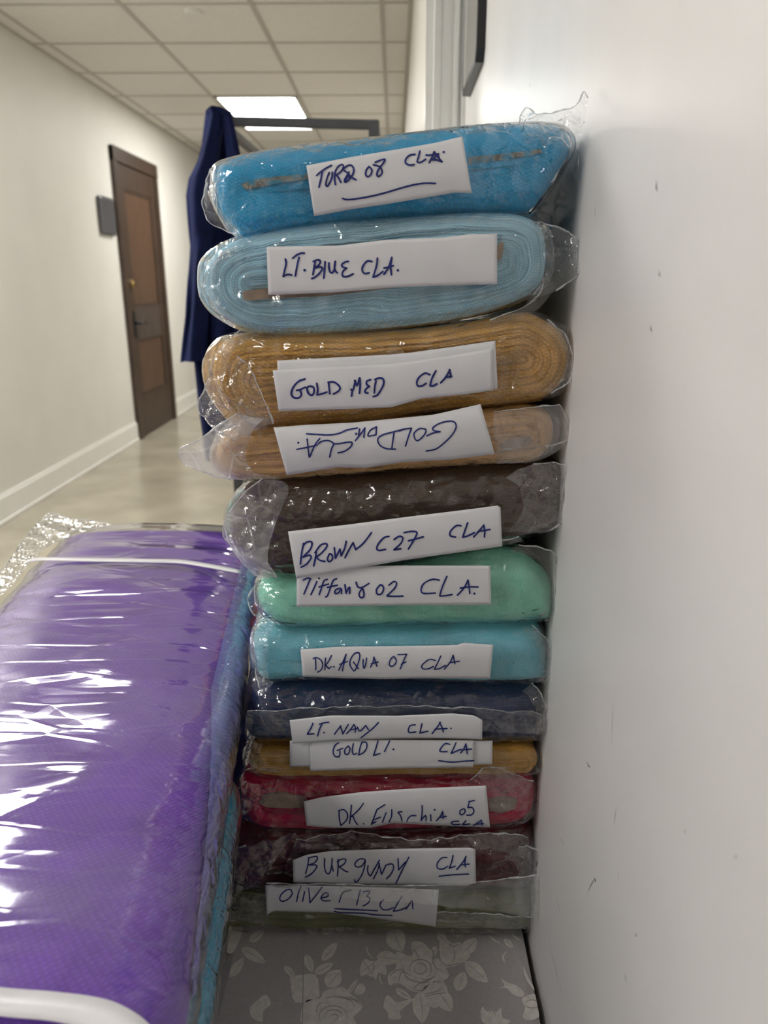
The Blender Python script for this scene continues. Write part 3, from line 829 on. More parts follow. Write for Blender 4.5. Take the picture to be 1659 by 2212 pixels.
flap([(560,1255),(535,1290),(545,1320),(562,1345)], [(575,1258),(562,1285),(566,1310),(580,1340)], YS - .004, FC, PAR['mint'], .006, 40, seed=12)
flap([(1120,1178),(1190,1190),(1205,1235),(1203,1320)], [(1100,1190),(1160,1210),(1188,1250),(1192,1320)], YS + .0, FC, PAR['mint'], .004, 26, seed=22)
flap([(588,1335),(552,1360),(543,1410),(556,1470),(566,1502)], [(605,1342),(582,1372),(576,1418),(582,1462),(590,1476)], YS - .006, FH, PAR['aqua'], .006, 36, seed=13)
flap([(1150,1350),(1185,1390),(1190,1440),(1185,1482)], [(1130,1360),(1160,1400),(1165,1440),(1160,1476)], YS - .006, FC, PAR['aqua'], .005, 36, seed=23)
flap([(533,1538),(640,1532),(800,1526),(1000,1528),(1172,1540)], [(527,1588),(640,1590),(800,1580),(1000,1578),(1178,1588)], YS - .012, FH, PAR['navy'], .004, 24, seed=15, name='bag_flap')
flap([(1150,1475),(1178,1520),(1184,1570)], [(1130,1490),(1155,1530),(1160,1590)], YS - .006, FC, PAR['navy'], .005, 30, seed=25)
flap([(545,1605),(530,1630),(550,1658),(600,1668)], [(570,1606),(560,1628),(575,1650),(620,1662)], YS - .005, FC, PAR['goldlt'], .005, 40, seed=26)
flap([(530,1690),(502,1720),(512,1750),(520,1768)], [(600,1700),(580,1720),(560,1745),(530,1760)], YS - .008, FH, PAR['fuchsia'], .006, 34, seed=27)
flap([(1010,1692),(1050,1660),(1100,1668),(1152,1690)], [(1056,1750),(1075,1745),(1110,1752),(1140,1745)], YS - .008, FH, PAR['fuchsia'], .006, 28, seed=28)
flap([(530,1825),(487,1850),(480,1905),(500,1932)], [(640,1800),(600,1850),(570,1890),(560,1912)], YS - .010, FH, PAR['burg'], .006, 26, seed=29)
flap([(640,1815),(760,1798),(900,1815),(1040,1800),(1140,1810)], [(620,1860),(760,1840),(900,1838),(1030,1832),(1150,1860)], YS - .008, FH, PAR['burg'], .006, 30, seed=30)
flap([(575,1909),(760,1911),(900,1914),(1030,1906),(1160,1890)], [(590,1915),(740,1938),(900,1953),(1040,1966),(1168,1985)], YS - .030, M['veil'], PAR['burg'], .002, 14, seed=31, Y2=YS - .045)
flap([(1120,1830),(1165,1840),(1172,1900),(1165,1990)], [(1090,1850),(1120,1880),(1110,1920),(1120,1975)], YS - .012, FH, PAR['burg'], .006, 26, seed=32)
flap([(940,1968),(1000,1972),(1080,1976),(1150,1982)], [(940,2004),(1000,2004),(1080,2006),(1146,2010)], YS - .014, FH, PAR['olive'], .003, 26, seed=33, Y2=YS - .02)
flap([(480,1925),(470,1960),(478,1990)], [(580,1930),(582,1975),(584,1996)], YS - .012, FH, PAR['olive'], .004, 26, seed=34)

# ------------------------------------------------------------------ labels and handwriting
YL = YS - .017
lb = Label([(661.7,357.6),(760,339),(847,324.6),(939,309),(999,294.5)], [(678.6,466.9),(760,452),(847,439),(900,430),(982,416),(1019,417)], YL, PAR['turq'], .004, 1)
lb.ink([[(125,357),(160,325),(215,285),(290,245)],[(190,300),(180,360),(165,430),(150,490)],
 [(265,325),(240,390),(228,450),(240,480),(265,450),(295,380),(300,320)],
 [(335,460),(325,390),(335,310),(370,255),(410,235),(425,260),(400,310),(350,350)],[(345,350),(370,385),(395,435)],
 [(420,290),(450,260),(500,240),(535,270),(535,330),(500,390),(445,435),(440,400),(470,350),(485,320)],[(430,300),(470,330),(515,380),(565,405)],[(440,430),(485,345),(490,400),(445,430)],
 [(710,258),(680,300),(675,350),(700,372),(735,340),(740,290),(712,260)],
 [(780,210),(830,190),(888,175),(870,220),(830,270),(800,330),(810,368),(845,350),(858,310),(830,260),(760,238)],
 [(1225,122),(1170,130),(1125,170),(1120,215),(1160,240),(1215,235)],
 [(1280,85),(1265,150),(1250,205),(1290,210),(1345,175)],
 [(1440,90),(1420,150),(1385,215)],[(1440,90),(1480,150),(1530,205)],[(1350,130),(1400,130),(1490,115)],[(1490,115),(1440,170),(1520,195)],[(1400,180),(1470,185),(1530,205)],[(1450,120),(1480,130),(1500,175)],
 [(415,615),(470,628),(600,615),(760,585),(900,550),(1050,505),(1200,465),(1330,445),(1455,447)]], (660,310), 5.184, 21, [(1547,95,14)])
lb = Label([(576,533),(729,530.7),(836.7,517.7),(960,512.8),(1015.7,506),(1073.7,505)], [(579.5,637.5),(722.8,631.6),(853,620.9),(950.6,617),(1074,613.7)], YL, PAR['ltblue'], .002, 2)
lb.ink([[(97,175),(107,230),(90,310),(70,395)],[(70,398),(125,372),(178,380)],[(190,165),(240,125),(300,100),(340,100)],[(272,155),(250,250),(225,390)],
 [(455,205),(510,185),(545,200),(530,245),(475,290)],[(475,290),(540,275),(570,295),(540,350),(480,405),(435,425)],[(480,200),(465,290),(450,375)],
 [(605,210),(600,300),(588,420)],[(655,225),(655,290),(670,340),(700,350),(725,300),(735,205)],[(735,205),(725,280),(740,330),(760,350)],
 [(905,205),(860,215),(820,245),(830,275),(880,292)],[(880,292),(845,320),(825,370),(845,400),(900,395),(965,365)],
 [(1205,208),(1150,200),(1100,250),(1080,315),(1110,360),(1170,352)],[(1275,165),(1265,260),(1220,405)],[(1220,408),(1280,385),(1345,335)],
 [(1460,155),(1420,280),(1360,370)],[(1460,155),(1445,260),(1455,375)],[(1360,290),(1420,280),(1480,262)]], (600,530), 5.925, 25, [(343,318,18),(1537,320,17)])
Label([(598.8,779),(841.6,766),(889.5,761.5),(1000,746),(1070,736)], [(603,872),(840,862),(1000,852),(1075,839)], YL + .001, PAR['goldmed'], .004, 33)
lb = Label([(589,800),(700,793),(841.6,786),(960,770),(1064,752)], [(602,888),(730,884),(844.8,879.7),(911.9,860.6),(1000,852),(1066,843)], YL - .0015, PAR['goldmed'], .003, 3)
lb.ink([[(208,165),(150,185),(100,240),(82,300),(105,335),(150,338),(175,310),(165,275)],[(130,270),(165,262),(210,240)],
 [(225,245),(235,290),(265,315),(290,290),(285,240),(245,232),(225,250)],[(315,205),(325,260),(320,305)],[(318,308),(350,305),(408,285)],
 [(425,200),(430,250),(435,300)],[(420,195),(480,195),(528,240),(515,275),(470,303)],
 [(635,322),(645,265)],[(632,260),(650,265),(670,180)],[(665,178),(685,225),(710,155)],[(710,155),(715,220),(708,295)],
 [(810,170),(775,185),(775,215),(800,232)],[(800,232),(765,260),(760,290),(785,292)],
 [(860,185),(850,230),(845,290)],[(850,170),(890,155),(925,165),(930,210),(905,265),(870,315),(835,325)],
 [(1355,125),(1310,112),(1255,150),(1235,200),(1250,230),(1290,225),(1320,205)],[(1410,90),(1375,160),(1358,225)],[(1360,228),(1385,228),(1420,210)],
 [(1540,80),(1500,150),(1455,200)],[(1535,80),(1545,120),(1545,150)],[(1500,150),(1555,140)]], (610,780), 4.254, 18)
lb = Label([(590.8,923.5),(659.5,918),(761.7,913),(844.8,905),(937,895.7),(1038,873)], [(619.5,1026.7),(729.7,1009),(787,1010.7),(873.5,998),(969,993),(1069,981)], YL, PAR['golddk'], .007, 4)
lb.ink([[(140,205),(230,210),(350,216),(450,200),(520,170),(620,150)],[(145,255),(155,340),(165,425)],[(265,250),(220,310),(170,425)],[(50,352),(140,335),(240,312)],
 [(250,300),(290,275),(350,270),(395,300),(375,350),(358,425)],[(395,300),(450,298),(530,285),(570,290),(555,330),(500,370),(435,385)],
 [(690,150),(660,195),(600,270)],[(690,150),(680,240)],[(640,160),(632,215)],[(800,140),(745,170),(720,225),(795,215)],[(800,140),(795,215)],
 [(1060,160),(950,190),(860,215),(812,255),(830,310),(890,345),(980,350)],[(965,195),(955,270),(945,350)],
 [(1015,180),(1070,160),(1130,152)],[(1130,152),(1105,220),(1075,322)],[(1265,165),(1210,155),(1155,200),(1165,255),(1190,270),(1235,235),(1265,190),(1262,160)],
 [(1275,225),(1330,200),(1400,185)],[(1400,185),(1340,175),(1335,145),(1400,105),(1490,85),(1540,100),(1550,150),(1510,220),(1440,290),(1360,350),(1270,368)]], (630,890), 4.366, 14, [(63,290,10),(608,205,11)])
lb = Label([(622,1148),(747.5,1133.8),(876.7,1116.9),(1015,1100),(1075,1092),(1081,1096)], [(640,1250),(753.7,1230.6),(876.7,1209),(999.6,1192),(1085,1180)], YL - .010, PAR['brown'], .003, 5)
lb.ink([[(95,235),(80,310),(70,400)],[(90,255),(120,225),(160,225),(150,280),(90,345)],[(90,345),(140,330),(155,350),(120,400),(75,425)],
 [(195,300),(190,350),(175,415)],[(185,310),(230,250),(275,238),(280,260),(240,310),(195,345)],[(195,345),(225,370),(265,380)],
 [(300,320),(285,360),(300,382),(325,360),(320,325),(300,320)],[(340,270),(345,320),(350,355)],[(350,352),(385,280)],[(385,282),(395,335)],[(395,335),(420,280),(435,218)],
 [(425,350),(455,290),(490,230)],[(490,230),(510,285)],[(510,285),(570,235),(635,150)],
 [(775,180),(735,190),(690,240),(678,280),(700,292),(748,283)],[(815,205),(855,180),(885,190),(870,235),(815,285)],[(815,287),(870,278)],
 [(895,150),(950,140),(998,148),(975,205),(930,280)],[(930,215),(990,200),(1048,183)],
 [(1350,95),(1310,95),(1265,140),(1265,175),(1305,185)],[(1402,72),(1385,120),(1363,185)],[(1363,187),(1405,175),(1455,150)],
 [(1530,90),(1490,140),(1450,185)],[(1530,90),(1538,140),(1535,185)],[(1485,140),(1580,125)]], (630,1110), 3.687, 14)
lb = Label([(641,1228),(861,1221.5),(1059.6,1222)], [(640.6,1310.5),(864,1307.5),(1061,1306)], YL - .002, PAR['mint'], .002, 6)
lb.ink([[(60,72),(95,55),(125,60)],[(118,65),(95,120),(65,190)],[(175,85),(155,130),(125,195)],
 [(265,65),(235,80),(215,140),(195,195)],[(195,130),(275,105)],[(345,60),(315,75),(290,140),(265,205),(250,215)],[(265,135),(350,115)],
 [(375,140),(335,155),(330,185),(360,180),(385,145),(385,185)],[(415,110),(420,150),(425,185)],[(425,180),(455,130),(455,185)],
 [(510,90),(525,130),(560,135),(620,100)],[(560,135),(575,170),(575,210),(550,222),(535,190),(560,145)],
 [(715,115),(685,150),(690,190),(725,190),(745,150),(735,118),(715,112)],[(790,115),(830,85),(855,95),(840,140),(775,205)],[(775,208),(840,210),(910,208)],
 [(1220,72),(1160,65),(1090,100),(1065,150),(1085,185),(1185,182)],[(1285,40),(1250,120),(1225,200)],[(1225,207),(1270,205),(1330,195)],
 [(1465,72),(1430,140),(1375,200)],[(1465,72),(1475,130),(1480,185)],[(1400,140),(1470,130),(1550,130)]], (640,1235), 3.95, 14, [(195,57,9),(1520,187,10)])
lb = Label([(649,1403),(733,1397),(846.6,1395.5),(960,1394),(991,1392.7),(998,1388.4),(1065.6,1392.7)], [(654,1462),(829.6,1466.9),(903,1465),(1058.5,1466)], YL, PAR['aqua'], .004, 7)
lb.ink([[(100,130),(105,190),(105,245)],[(78,132),(110,120),(160,150),(175,200),(160,245),(125,270)],[(205,125),(200,190),(198,245)],[(265,100),(235,160),(205,200)],[(205,200),(240,235)],[(240,235),(262,215)],
 [(415,85),(385,160),(340,250)],[(415,85),(395,170),(378,258)],[(350,190),(430,160)],[(550,70),(500,80),(460,140),(455,195),(480,240),(505,255),(545,160),(555,90),(530,65)],[(490,165),(515,200),(540,235)],
 [(590,140),(590,190),(597,232),(615,190),(625,125)],[(700,115),(690,170),(665,220)],[(700,115),(715,160),(730,210)],[(670,185),(745,165)],
 [(900,110),(870,140),(858,190),(880,212),(915,190),(930,150),(905,110)],[(945,90),(990,90),(1035,85)],[(1035,85),(1005,150),(970,238)],[(980,190),(1030,165)],
 [(1330,150),(1270,140),(1210,180),(1187,215),(1210,238),(1260,235),(1310,210)],[(1385,105),(1350,180),(1320,240)],[(1320,240),(1370,235),(1435,200)],
 [(1512,98),(1480,170),(1420,240)],[(1512,98),(1520,140),(1530,185)],[(1470,175),(1575,158)]], (660,1395), 4.74, 13, [(290,215,9)])
lb = Label([(625.7,1555.6),(713.5,1545.6),(860.8,1546),(977,1540.8),(1025,1545.6),(1042,1555.6)], [(632,1606),(733,1599.5),(861,1595),(960,1594.6),(1041.5,1597.5)], YL - .006, PAR['navy'], .002, 8)
lb.ink([[(108,50),(90,95),(58,148)],[(58,150),(118,145)],[(165,60),(205,48),(250,42)],[(190,50),(165,110),(150,165)],
 [(360,75),(330,110),(300,150)],[(350,78),(365,110),(375,148)],[(375,148),(425,62)],[(475,62),(450,100),(410,145)],[(475,62),(490,95),(485,132)],[(445,110),(500,100)],
 [(505,85),(530,122),(580,70)],[(580,70),(605,110)],[(695,45),(640,100),(540,180)],
 [(1025,65),(980,72),(962,110),(975,135),(1030,128)],[(1085,55),(1075,100),(1065,140)],[(1065,140),(1138,122)],
 [(1250,42),(1220,90),(1175,145)],[(1240,45),(1265,90),(1275,130)],[(1200,105),(1310,98)]], (650,1550), 4.1475, 12, [(207,135,8),(1345,97,7)])
Label([(626,1600),(840,1599),(1064,1600)], [(626,1656),(840,1655),(1063,1651)], YL + .001, PAR['goldlt'], .002, 9)
lb = Label([(669,1599),(840,1598),(1024,1599)], [(670,1665.5),(846.6,1660),(1021.7,1656.7)], YL - .0015, PAR['goldlt'], .002, 10)
lb.ink([[(340,225),(305,250),(288,310),(310,350),(345,345),(350,300)],[(325,295),(375,275)],[(425,255),(395,285),(395,325),(425,325),(440,280),(425,255)],
 [(470,235),(460,290),(470,330),(500,320)],[(545,225),(530,270),(520,325)],[(545,220),(585,225),(590,270),(560,315),(515,335)],
 [(690,210),(670,280),(650,340)],[(650,340),(710,322)],[(795,210),(770,260),(748,305)],
 [(1335,240),(1290,235),(1250,280),(1250,305),(1310,305)],[(1390,225),(1370,270),(1345,322)],[(1345,322),(1430,285)],
 [(1478,235),(1460,280),(1430,318)],[(1478,235),(1485,280),(1490,325)],[(1430,290),(1530,282)],[(1235,387),(1350,400),(1450,392),(1548,387)]], (650,1550), 4.1475, 12, [(828,285,9)])
lb = Label([(655.8,1731.5),(694,1722),(783.6,1710.8),(879.5,1704),(1050,1697)], [(662,1784),(719.7,1788),(799.6,1788.4),(847.5,1778),(943,1782.7),(1058.4,1786.8)], YL - .002, PAR['fuchsia'], .004, 11)
lb.ink([[(105,190),(105,250),(120,335)],[(100,190),(150,180),(185,220),(180,280),(120,340)],[(228,135),(220,220),(208,318)],[(345,118),(300,180),(225,250)],[(240,240),(260,290),(285,328)],
 [(480,180),(455,250),(425,328)],[(480,180),(520,155),(562,130)],[(425,325),(470,300)],[(450,280),(515,255)],[(572,210),(535,305)],[(628,180),(625,250),(600,303)],
 [(730,200),(690,208),(715,240),(730,295)],[(870,240),(820,240),(790,270),(778,298)],[(930,140),(930,210),(920,290)],[(922,285),(955,245),(968,240),(970,290)],[(1015,230),(1018,290)],
 [(1135,200),(1110,250),(1072,290)],[(1135,200),(1140,268)],[(1095,262),(1170,245)],
 [(1345,170),(1310,190),(1308,225),(1340,225),(1360,190),(1345,170)],[(1400,100),(1385,160)],[(1395,100),(1450,88)],[(1385,160),(1430,160),(1445,200),(1420,232),(1375,235)],
 [(1295,295),(1240,298),(1220,318),(1260,330),(1310,325)],[(1365,290),(1330,330)],[(1330,332),(1405,322)],[(1520,285),(1485,310),(1440,338)],[(1520,285),(1525,335)],[(1470,325),(1540,318)]], (710,1710), 4.608, 13, [(347,320,8),(1055,182,10)])
lb = Label([(632.8,1858),(662,1846.5),(713,1838.6),(847.5,1833.8),(1016.9,1831),(1027,1835)], [(633.5,1907),(751.7,1911),(879.5,1912.7),(1007,1913.6),(1028,1907)], YL - .004, PAR['burg'], .002, 12)
lb.ink([[(115,95),(105,170),(85,245)],[(110,100),(180,85),(195,105),(165,145),(105,165)],[(105,165),(180,165),(185,190),(140,245),(85,275)],
 [(262,105),(260,180),(275,235),(305,240),(325,170),(330,105)],[(328,170),(340,220)],[(385,115),(385,190),(378,265)],[(375,135),(420,110),(455,115),(440,155),(395,180)],[(395,180),(440,215),(475,228)],
 [(625,110),(580,110),(540,150),(550,180),(600,175),(635,120)],[(635,115),(625,190),(595,270),(550,325),(535,300)],[(660,170),(655,220),(680,265),(710,215),(765,120)],
 [(765,150),(745,220),(710,290)],[(760,155),(785,250)],[(785,250),(825,165)],[(825,165),(880,155),(895,190),(870,250),(830,292)],
 [(935,105),(940,210)],[(940,210),(1000,140)],[(1035,92),(985,190),(915,335)],[(1385,95),(1335,100),(1295,150),(1300,195),(1350,200),(1390,175)],
 [(1440,75),(1430,130),(1405,195)],[(1405,195),(1460,175)],[(1560,85),(1530,140),(1475,205)],[(1560,85),(1550,130),(1555,182)],[(1505,165),(1590,155)],[(1312,268),(1430,255),(1585,247)]], (640,1830), 4.254, 12)
lb = Label([(572.8,1912),(700,1914),(820,1917),(948,1922)], [(576,1976),(592,1968),(719.7,1971),(815.6,1984),(941,2001.5)], YL - .010, PAR['olive'], .003, 13)
lb.ink([[(260,100),(220,95),(165,140),(150,185),(180,205),(235,180),(268,130),(255,98)],[(350,65),(325,130),(310,205)],[(385,115),(365,205)],[(420,80),(430,150),(435,220)],[(435,218),(500,140),(550,70)],
 [(535,175),(600,160),(605,130),(570,130),(540,170),(560,200),(625,200)],[(745,120),(725,170),(710,215)],[(745,120),(820,100)],[(910,100),(875,240)],[(935,115),(1000,110),(970,160)],[(970,160),(1000,175),(985,220),(935,250)],
 [(670,275),(800,283),(920,287),(1070,295)],[(665,298),(720,312),(920,318),(1060,335),(1210,340)],[(1130,190),(1095,235),(1120,280),(1170,285),(1220,265)],
 [(1300,160),(1260,230),(1220,298)],[(1220,298),(1280,290),(1350,262)],[(1395,200),(1340,280)],[(1400,200),(1405,275)]], (570,1900), 4.366, 12)

# ------------------------------------------------------------------ rose damask bundle under the stack
ZD = min(v.y for v in outline_world(OUT['olive'], YS + .02, 60)) + .004
XD0 = -.222
t = empty('damask_fabric', (-.02, 1.1, 0), 'grey rose-patterned damask fabric under the stack, lying along the white wall', 'fabric', None)
bm = bmesh.new(); bx(bm, XD0, XN - .006, .36, 1.72, 0.0, ZD, .012); bobj('folded_cloth', bm, M['damask'], t, False)
def leafpoly(a, b, w_, n=9, skew=0.):
    a, b = Vector(a), Vector(b); d = b - a; nr = Vector((-d.y, d.x)).normalized()
    L, R = [], []
    for i in range(n + 1):
        s = i / n; hw = w_ / 2 * math.sin(math.pi * s ** .85) ** .8
        c = a + d * s
        L.append(c + nr * hw); R.append(c - nr * hw)
    return L + R[1:-1][::-1]
def rib(pts, w_):
    P = resample(catmull(pts, 5), 24) if len(pts) > 2 else [Vector(p) for p in pts]
    L, R = [], []; n = len(P)
    for i, p in enumerate(P):
        d = (P[min(i + 1, n - 1)] - P[max(i - 1, 0)]).normalized(); nr = Vector((-d.y, d.x))
        h = w_ / 2 * (.35 + .65 * math.sin(math.pi * i / max(1, n - 1)))
        L.append(p + nr * h); R.append(p - nr * h)
    return L, R
PV, PF, PM = [], [], []
def putp(p, org, sc, dz):
    q = pZ(org[0] + p[0] / sc, org[1] + p[1] / sc, ZD + dz)
    q.x = min(q.x, XN - .008); return q
def addpoly(P, org, sc, dz=.0004, mi=0):
    k = len(PV); PV.extend(putp(p, org, sc, dz) for p in P); PF.append(tuple(range(k, k + len(P)))); PM.append(mi)
def addrib(pts, w_, org, sc, dz=.0008, mi=1):
    L, R = rib(pts, w_); k = len(PV); n = len(L)
    PV.extend(putp(p, org, sc, dz) for p in L); PV.extend(putp(p, org, sc, dz) for p in R)
    for i in range(n - 1): PF.append((k + i, k + i + 1, k + n + i + 1, k + n + i)); PM.append(mi)
def arc(cx, cy, rx, ry, a0, a1, n=14):
    return [(cx + rx * math.cos(math.radians(a0 + (a1 - a0) * i / n)), cy + ry * math.sin(math.radians(a0 + (a1 - a0) * i / n))) for i in range(n + 1)]
R2 = ((780, 1990), 3.95); R1 = ((470, 1980), 4.879)
for a, b, w_ in [((255,65),(350,260),170),((130,300),(330,330),120),((500,600),(525,872),150),((650,590),(775,770),140),((868,275),(985,143),115),((885,345),(1082,522),125),((820,595),(880,428),115),((600,300),(640,208),60),((290,575),(430,668),60),((60,20),(170,30),34),((840,60),(940,98),36),((650,110),(735,180),70),((770,60),(800,130),30),((800,130),(880,125),22),((1040,40),(1140,90),50),((1220,150),(1300,230),50)]:
    addpoly(leafpoly(a, b, w_), *R2)
    addrib([a, ((a[0] + b[0]) / 2 + 6, (a[1] + b[1]) / 2), b], 5, *R2)
for P in ([(300,260),(430,300),(430,180),(520,180),(590,250),(610,330),(660,320),(750,460),(700,510),(720,540),(600,520),(540,590),(440,600),(320,530),(240,545),(230,450),(300,400)],
          [(520,590),(620,510),(715,540),(740,620),(700,700),(620,740),(540,680)],
          [(670,180),(735,160),(780,190),(850,180),(870,260),(930,290),(860,360),(720,395),(680,330)],
          [(0,400),(30,320),(100,350),(150,330),(210,380),(210,460),(150,440),(125,500),(80,450),(0,465)],
          [(220,630),(285,680),(330,690),(470,650),(400,710),(330,770),(340,830),(240,835),(225,770),(190,730)],
          [(1195,485),(1240,520),(1330,550),(1390,610),(1370,645),(1290,620),(1240,570),(1180,570),(1225,550)],
          [(1370,660),(1480,620),(1530,680),(1540,800),(1450,845),(1380,820),(1400,740)],
          [(1035,725),(1075,770),(1120,750),(1150,775),(1195,740),(1205,820),(1270,845),(1240,877),(1060,877),(1020,800)]):
    addpoly(catmull(P, 3, True), *R2, dz=.0005)
for c in ([*arc(505,405,50,45,-150,200)],[*arc(505,410,95,85,-200,60)],[*arc(500,410,140,110,20,200)],[*arc(560,300,60,90,-80,60)],[(430,300),(450,240),(500,330)],[(610,330),(640,400),(690,420)],[(440,580),(500,530),(590,520)],[(440,585),(520,590),(590,530)],[(320,520),(350,430),(430,470)],[(240,470),(300,420),(370,410)],
          [(740,190),(790,215),(850,190)],[(790,220),(800,300),(780,350)],[(690,240),(730,225)],[(680,340),(740,380),(870,350)],[(100,350),(110,400),(90,450)],[(540,620),(640,600),(700,560)],[(545,640),(640,620),(730,610)],[(1400,690),(1460,670),(1530,700)],[(1390,720),(1450,740),(1530,730)],[(1090,790),(1120,760),(1150,800)],[(500,480),(560,500),(640,470)],[(1060,600),(1000,470)]):
    addrib(c, 9, *R2, dz=.0010)
for c, w_ in (([(45,210),(60,270),(100,320)],14),([(160,450),(160,500),(185,540)],14),([(1240,260),(1212,300),(1225,352)],18),([(1385,390),(1420,490),(1490,600)],26),([(1090,120),(1140,165),(1190,190)],12),([(1270,90),(1320,140),(1370,165)],14),([(340,760),(400,700),(470,652)],12)):
    addrib(c, w_, *R2, mi=0)
for a, b, w_ in [((1115,185),(1240,30),120),((1250,60),(1320,165),90),((1350,90),(1435,135),50),((1500,195),(1550,80),55),((1100,465),(1262,270),105),((1020,600),(1222,490),95),((930,400),(1000,590),100),((1150,740),(1300,560),175),((1370,812),(1480,655),50),((330,265),(490,150),90),((250,330),(510,490),120),((130,640),(280,430),100),((940,90),(1050,180),110),((700,520),(820,640),70),((1500,600),(1660,470),120),((1530,460),(1640,640),110)]:
    addpoly(leafpoly(a, b, w_), *R1); addrib([a, ((a[0] + b[0]) / 2 + 6, (a[1] + b[1]) / 2), b], 6, *R1)
for P in ([(770,620),(830,620),(1030,610),(1070,780),(1050,860),(820,905),(770,700)],
          [(915,900),(1080,860),(1120,790),(1300,740),(1370,780),(1420,830),(1530,930),(1490,1000),(1430,1060),(1440,1180),(915,1180)],
          [(1440,800),(1500,700),(1560,750),(1520,820)],[(180,60),(260,110),(250,200),(170,370),(100,375),(130,200)],[(340,960),(400,900),(510,820),(560,920),(480,1000),(470,1110),(360,1060)]):
    addpoly(catmull(P, 3, True), *R1, dz=.0005)
for c in ([*arc(1220,1040,90,60,-200,20)],[*arc(1220,1050,150,110,-210,10)],[*arc(1230,1060,40,30,-180,90)],[(1120,870),(1250,840),(1400,880),(1440,960)],[(1040,1010),(1060,930),(1130,900)],[(1320,860),(1400,850),(1500,900)],[(1350,880),(1420,870),(1520,925)],[(0,1110),(150,1030),(330,1000)],[(1000,720),(1040,640)],[(850,700),(900,820)]):
    addrib(c, 10, *R1, dz=.0010)
o = mesh('rose_pattern', PV, PF, [M['rose'], M['roseline']], t)
for p, mi in zip(o.data.polygons, PM): p.material_index = mi
# fold line across the cloth
a0, a1 = pZ(657, 1990, ZD), pZ(652, 2300, ZD)
mesh('fold_line', [(a0.x - .0006, a0.y, ZD + .0006), (a0.x + .0006, a0.y, ZD + .0006), (a1.x + .0006, a1.y, ZD + .0006), (a1.x - .0006, a1.y, ZD + .0006)], [(0, 1, 2, 3)], M['roseline'], t)

# ------------------------------------------------------------------ purple bolt and the pile under it
YAWP = math.radians(6.4)
ZP = .75
HW = .192
def xr(y): return -.149 - .112 * (y - .41)        # right edge of the pile
def big_bolt(name, y0, y1, ztop, th, xoff, mat, parent, film_=None, off=0., nseg=96, wrinkle=0., seed=0., amp=.003, e=3.2):
    """a long bolt lying along the corridor; rounded in section and at its ends"""
    vs, fs, uv = [], [], []
    nl = 130 if wrinkle else 60
    zc = ztop - th / 2
    for j in range(nl + 1):
        s = j / nl; y = y0 + (y1 - y0) * s
        de = min(y - y0, y1 - y); rr = .07
        k = 1.0 if de > rr else max(0.02, (1 - (1 - de / rr) ** 2.4)) ** (1 / 2.4)
        kz = 1.0 if de > .05 else max(.05, (1 - (1 - de / .05) ** 2)) ** .5
        hw = (HW + off) * (1 - .22 * (1 - k)) if de < rr else HW + off
        hz = (th / 2 + off) * kz
        cx = xr(y) - HW + xoff
        for i in range(nseg):
            a = 2 * math.pi * i / nseg
            ca, sa = math.cos(a), math.sin(a)
            x = hw * (abs(ca) ** (2 / e)) * (1 if ca >= 0 else -1)
            z = hz * (abs(sa) ** (2 / e)) * (1 if sa >= 0 else -1)
            p = Vector((cx + x, y, zc + z))
            d = fbm(p + Vector((seed, 0, 0)), 7) * amp
            if wrinkle:
                q = Vector((p.x * .5, (p.y + p.x * .16) * 1.5, p.z))
                d += wrinkle * (max(0, ridge(q + Vector((seed, 0, 0)), 4.4, 2) - .55) * 1.5 + .28 * fbm(q + Vector((0, seed, 0)), 9, 2))
                ed = max(0, (ca - .80)) * 5
                d += wrinkle * .5 * ed * ridge(Vector((p.x, p.y * 2.2, p.z)), 22, 1)
            nrm = Vector((ca, 0, sa))
            vs.append(p + nrm * d); uv.append((i / nseg, 0))
    for j in range(nl):
        for i in range(nseg):
            fs.append((j * nseg + i, j * nseg + (i + 1) % nseg, (j + 1) * nseg + (i + 1) % nseg, (j + 1) * nseg + i))
    fs.append(tuple(reversed(range(nseg)))); fs.append(tuple(nl * nseg + i for i in range(nseg)))
    return mesh(name, vs, fs, mat, parent, True, uv)
PURP = tulle('purple_net', (.155, .045, .42, 1), weave=1.0, wscale=120, sheen=.5)
CYAN = tulle('cyan_net', (.03, .30, .48, 1))
BLUE = tulle('blue_net', (.02, .05, .30, 1))
t = empty('fabric_bolt', (xr(.7) - HW, .7, ZP - .10), 'large purple fabric bolt in a shiny clear bag at lower left', 'fabric bolt')
big_bolt('fabric_roll', .02, 1.375, ZP, .10, 0, PURP, t, seed=3)
big_bolt('plastic_bag', .0, 1.395, ZP + .003, .104, 0, M['filmbig'], t, off=.0035, wrinkle=.006, seed=5, nseg=140)
# bag corner standing up beyond the far left end
def flapZ(A, B, z, z2, mat, parent, amp=.006, sc=20., nu=46, nv=20, seed=0., name='bag_flap'):
    TA = resample(catmull(A, 5), nu); TB = resample(catmull(B, 5), nu); vs, fs = [], []
    for j in range(nv + 1):
        v = j / nv
        for i in range(nu):
            q = TA[i].lerp(TB[i], v); p = pZ(q.x, q.y, z + (z2 - z) * v)
            p.z += amp * ridge(p + Vector((seed, 0, 0)), sc)
            vs.append(p)
    for j in range(nv):
        for i in range(nu - 1):
            fs.append((j * nu + i, j * nu + i + 1, (j + 1) * nu + i + 1, (j + 1) * nu + i))
    return hem_mesh(name, vs, fs, nu, mat, parent, .0009)
flapZ([(-60,1310),(10,1230),(60,1160),(105,1115),(160,1124),(235,1134)], [(-40,1330),(30,1262),(80,1205),(130,1170),(190,1150),(260,1138)], ZP + .0, ZP + .0, M['filmhazy'], t, .006, 16, seed=2)
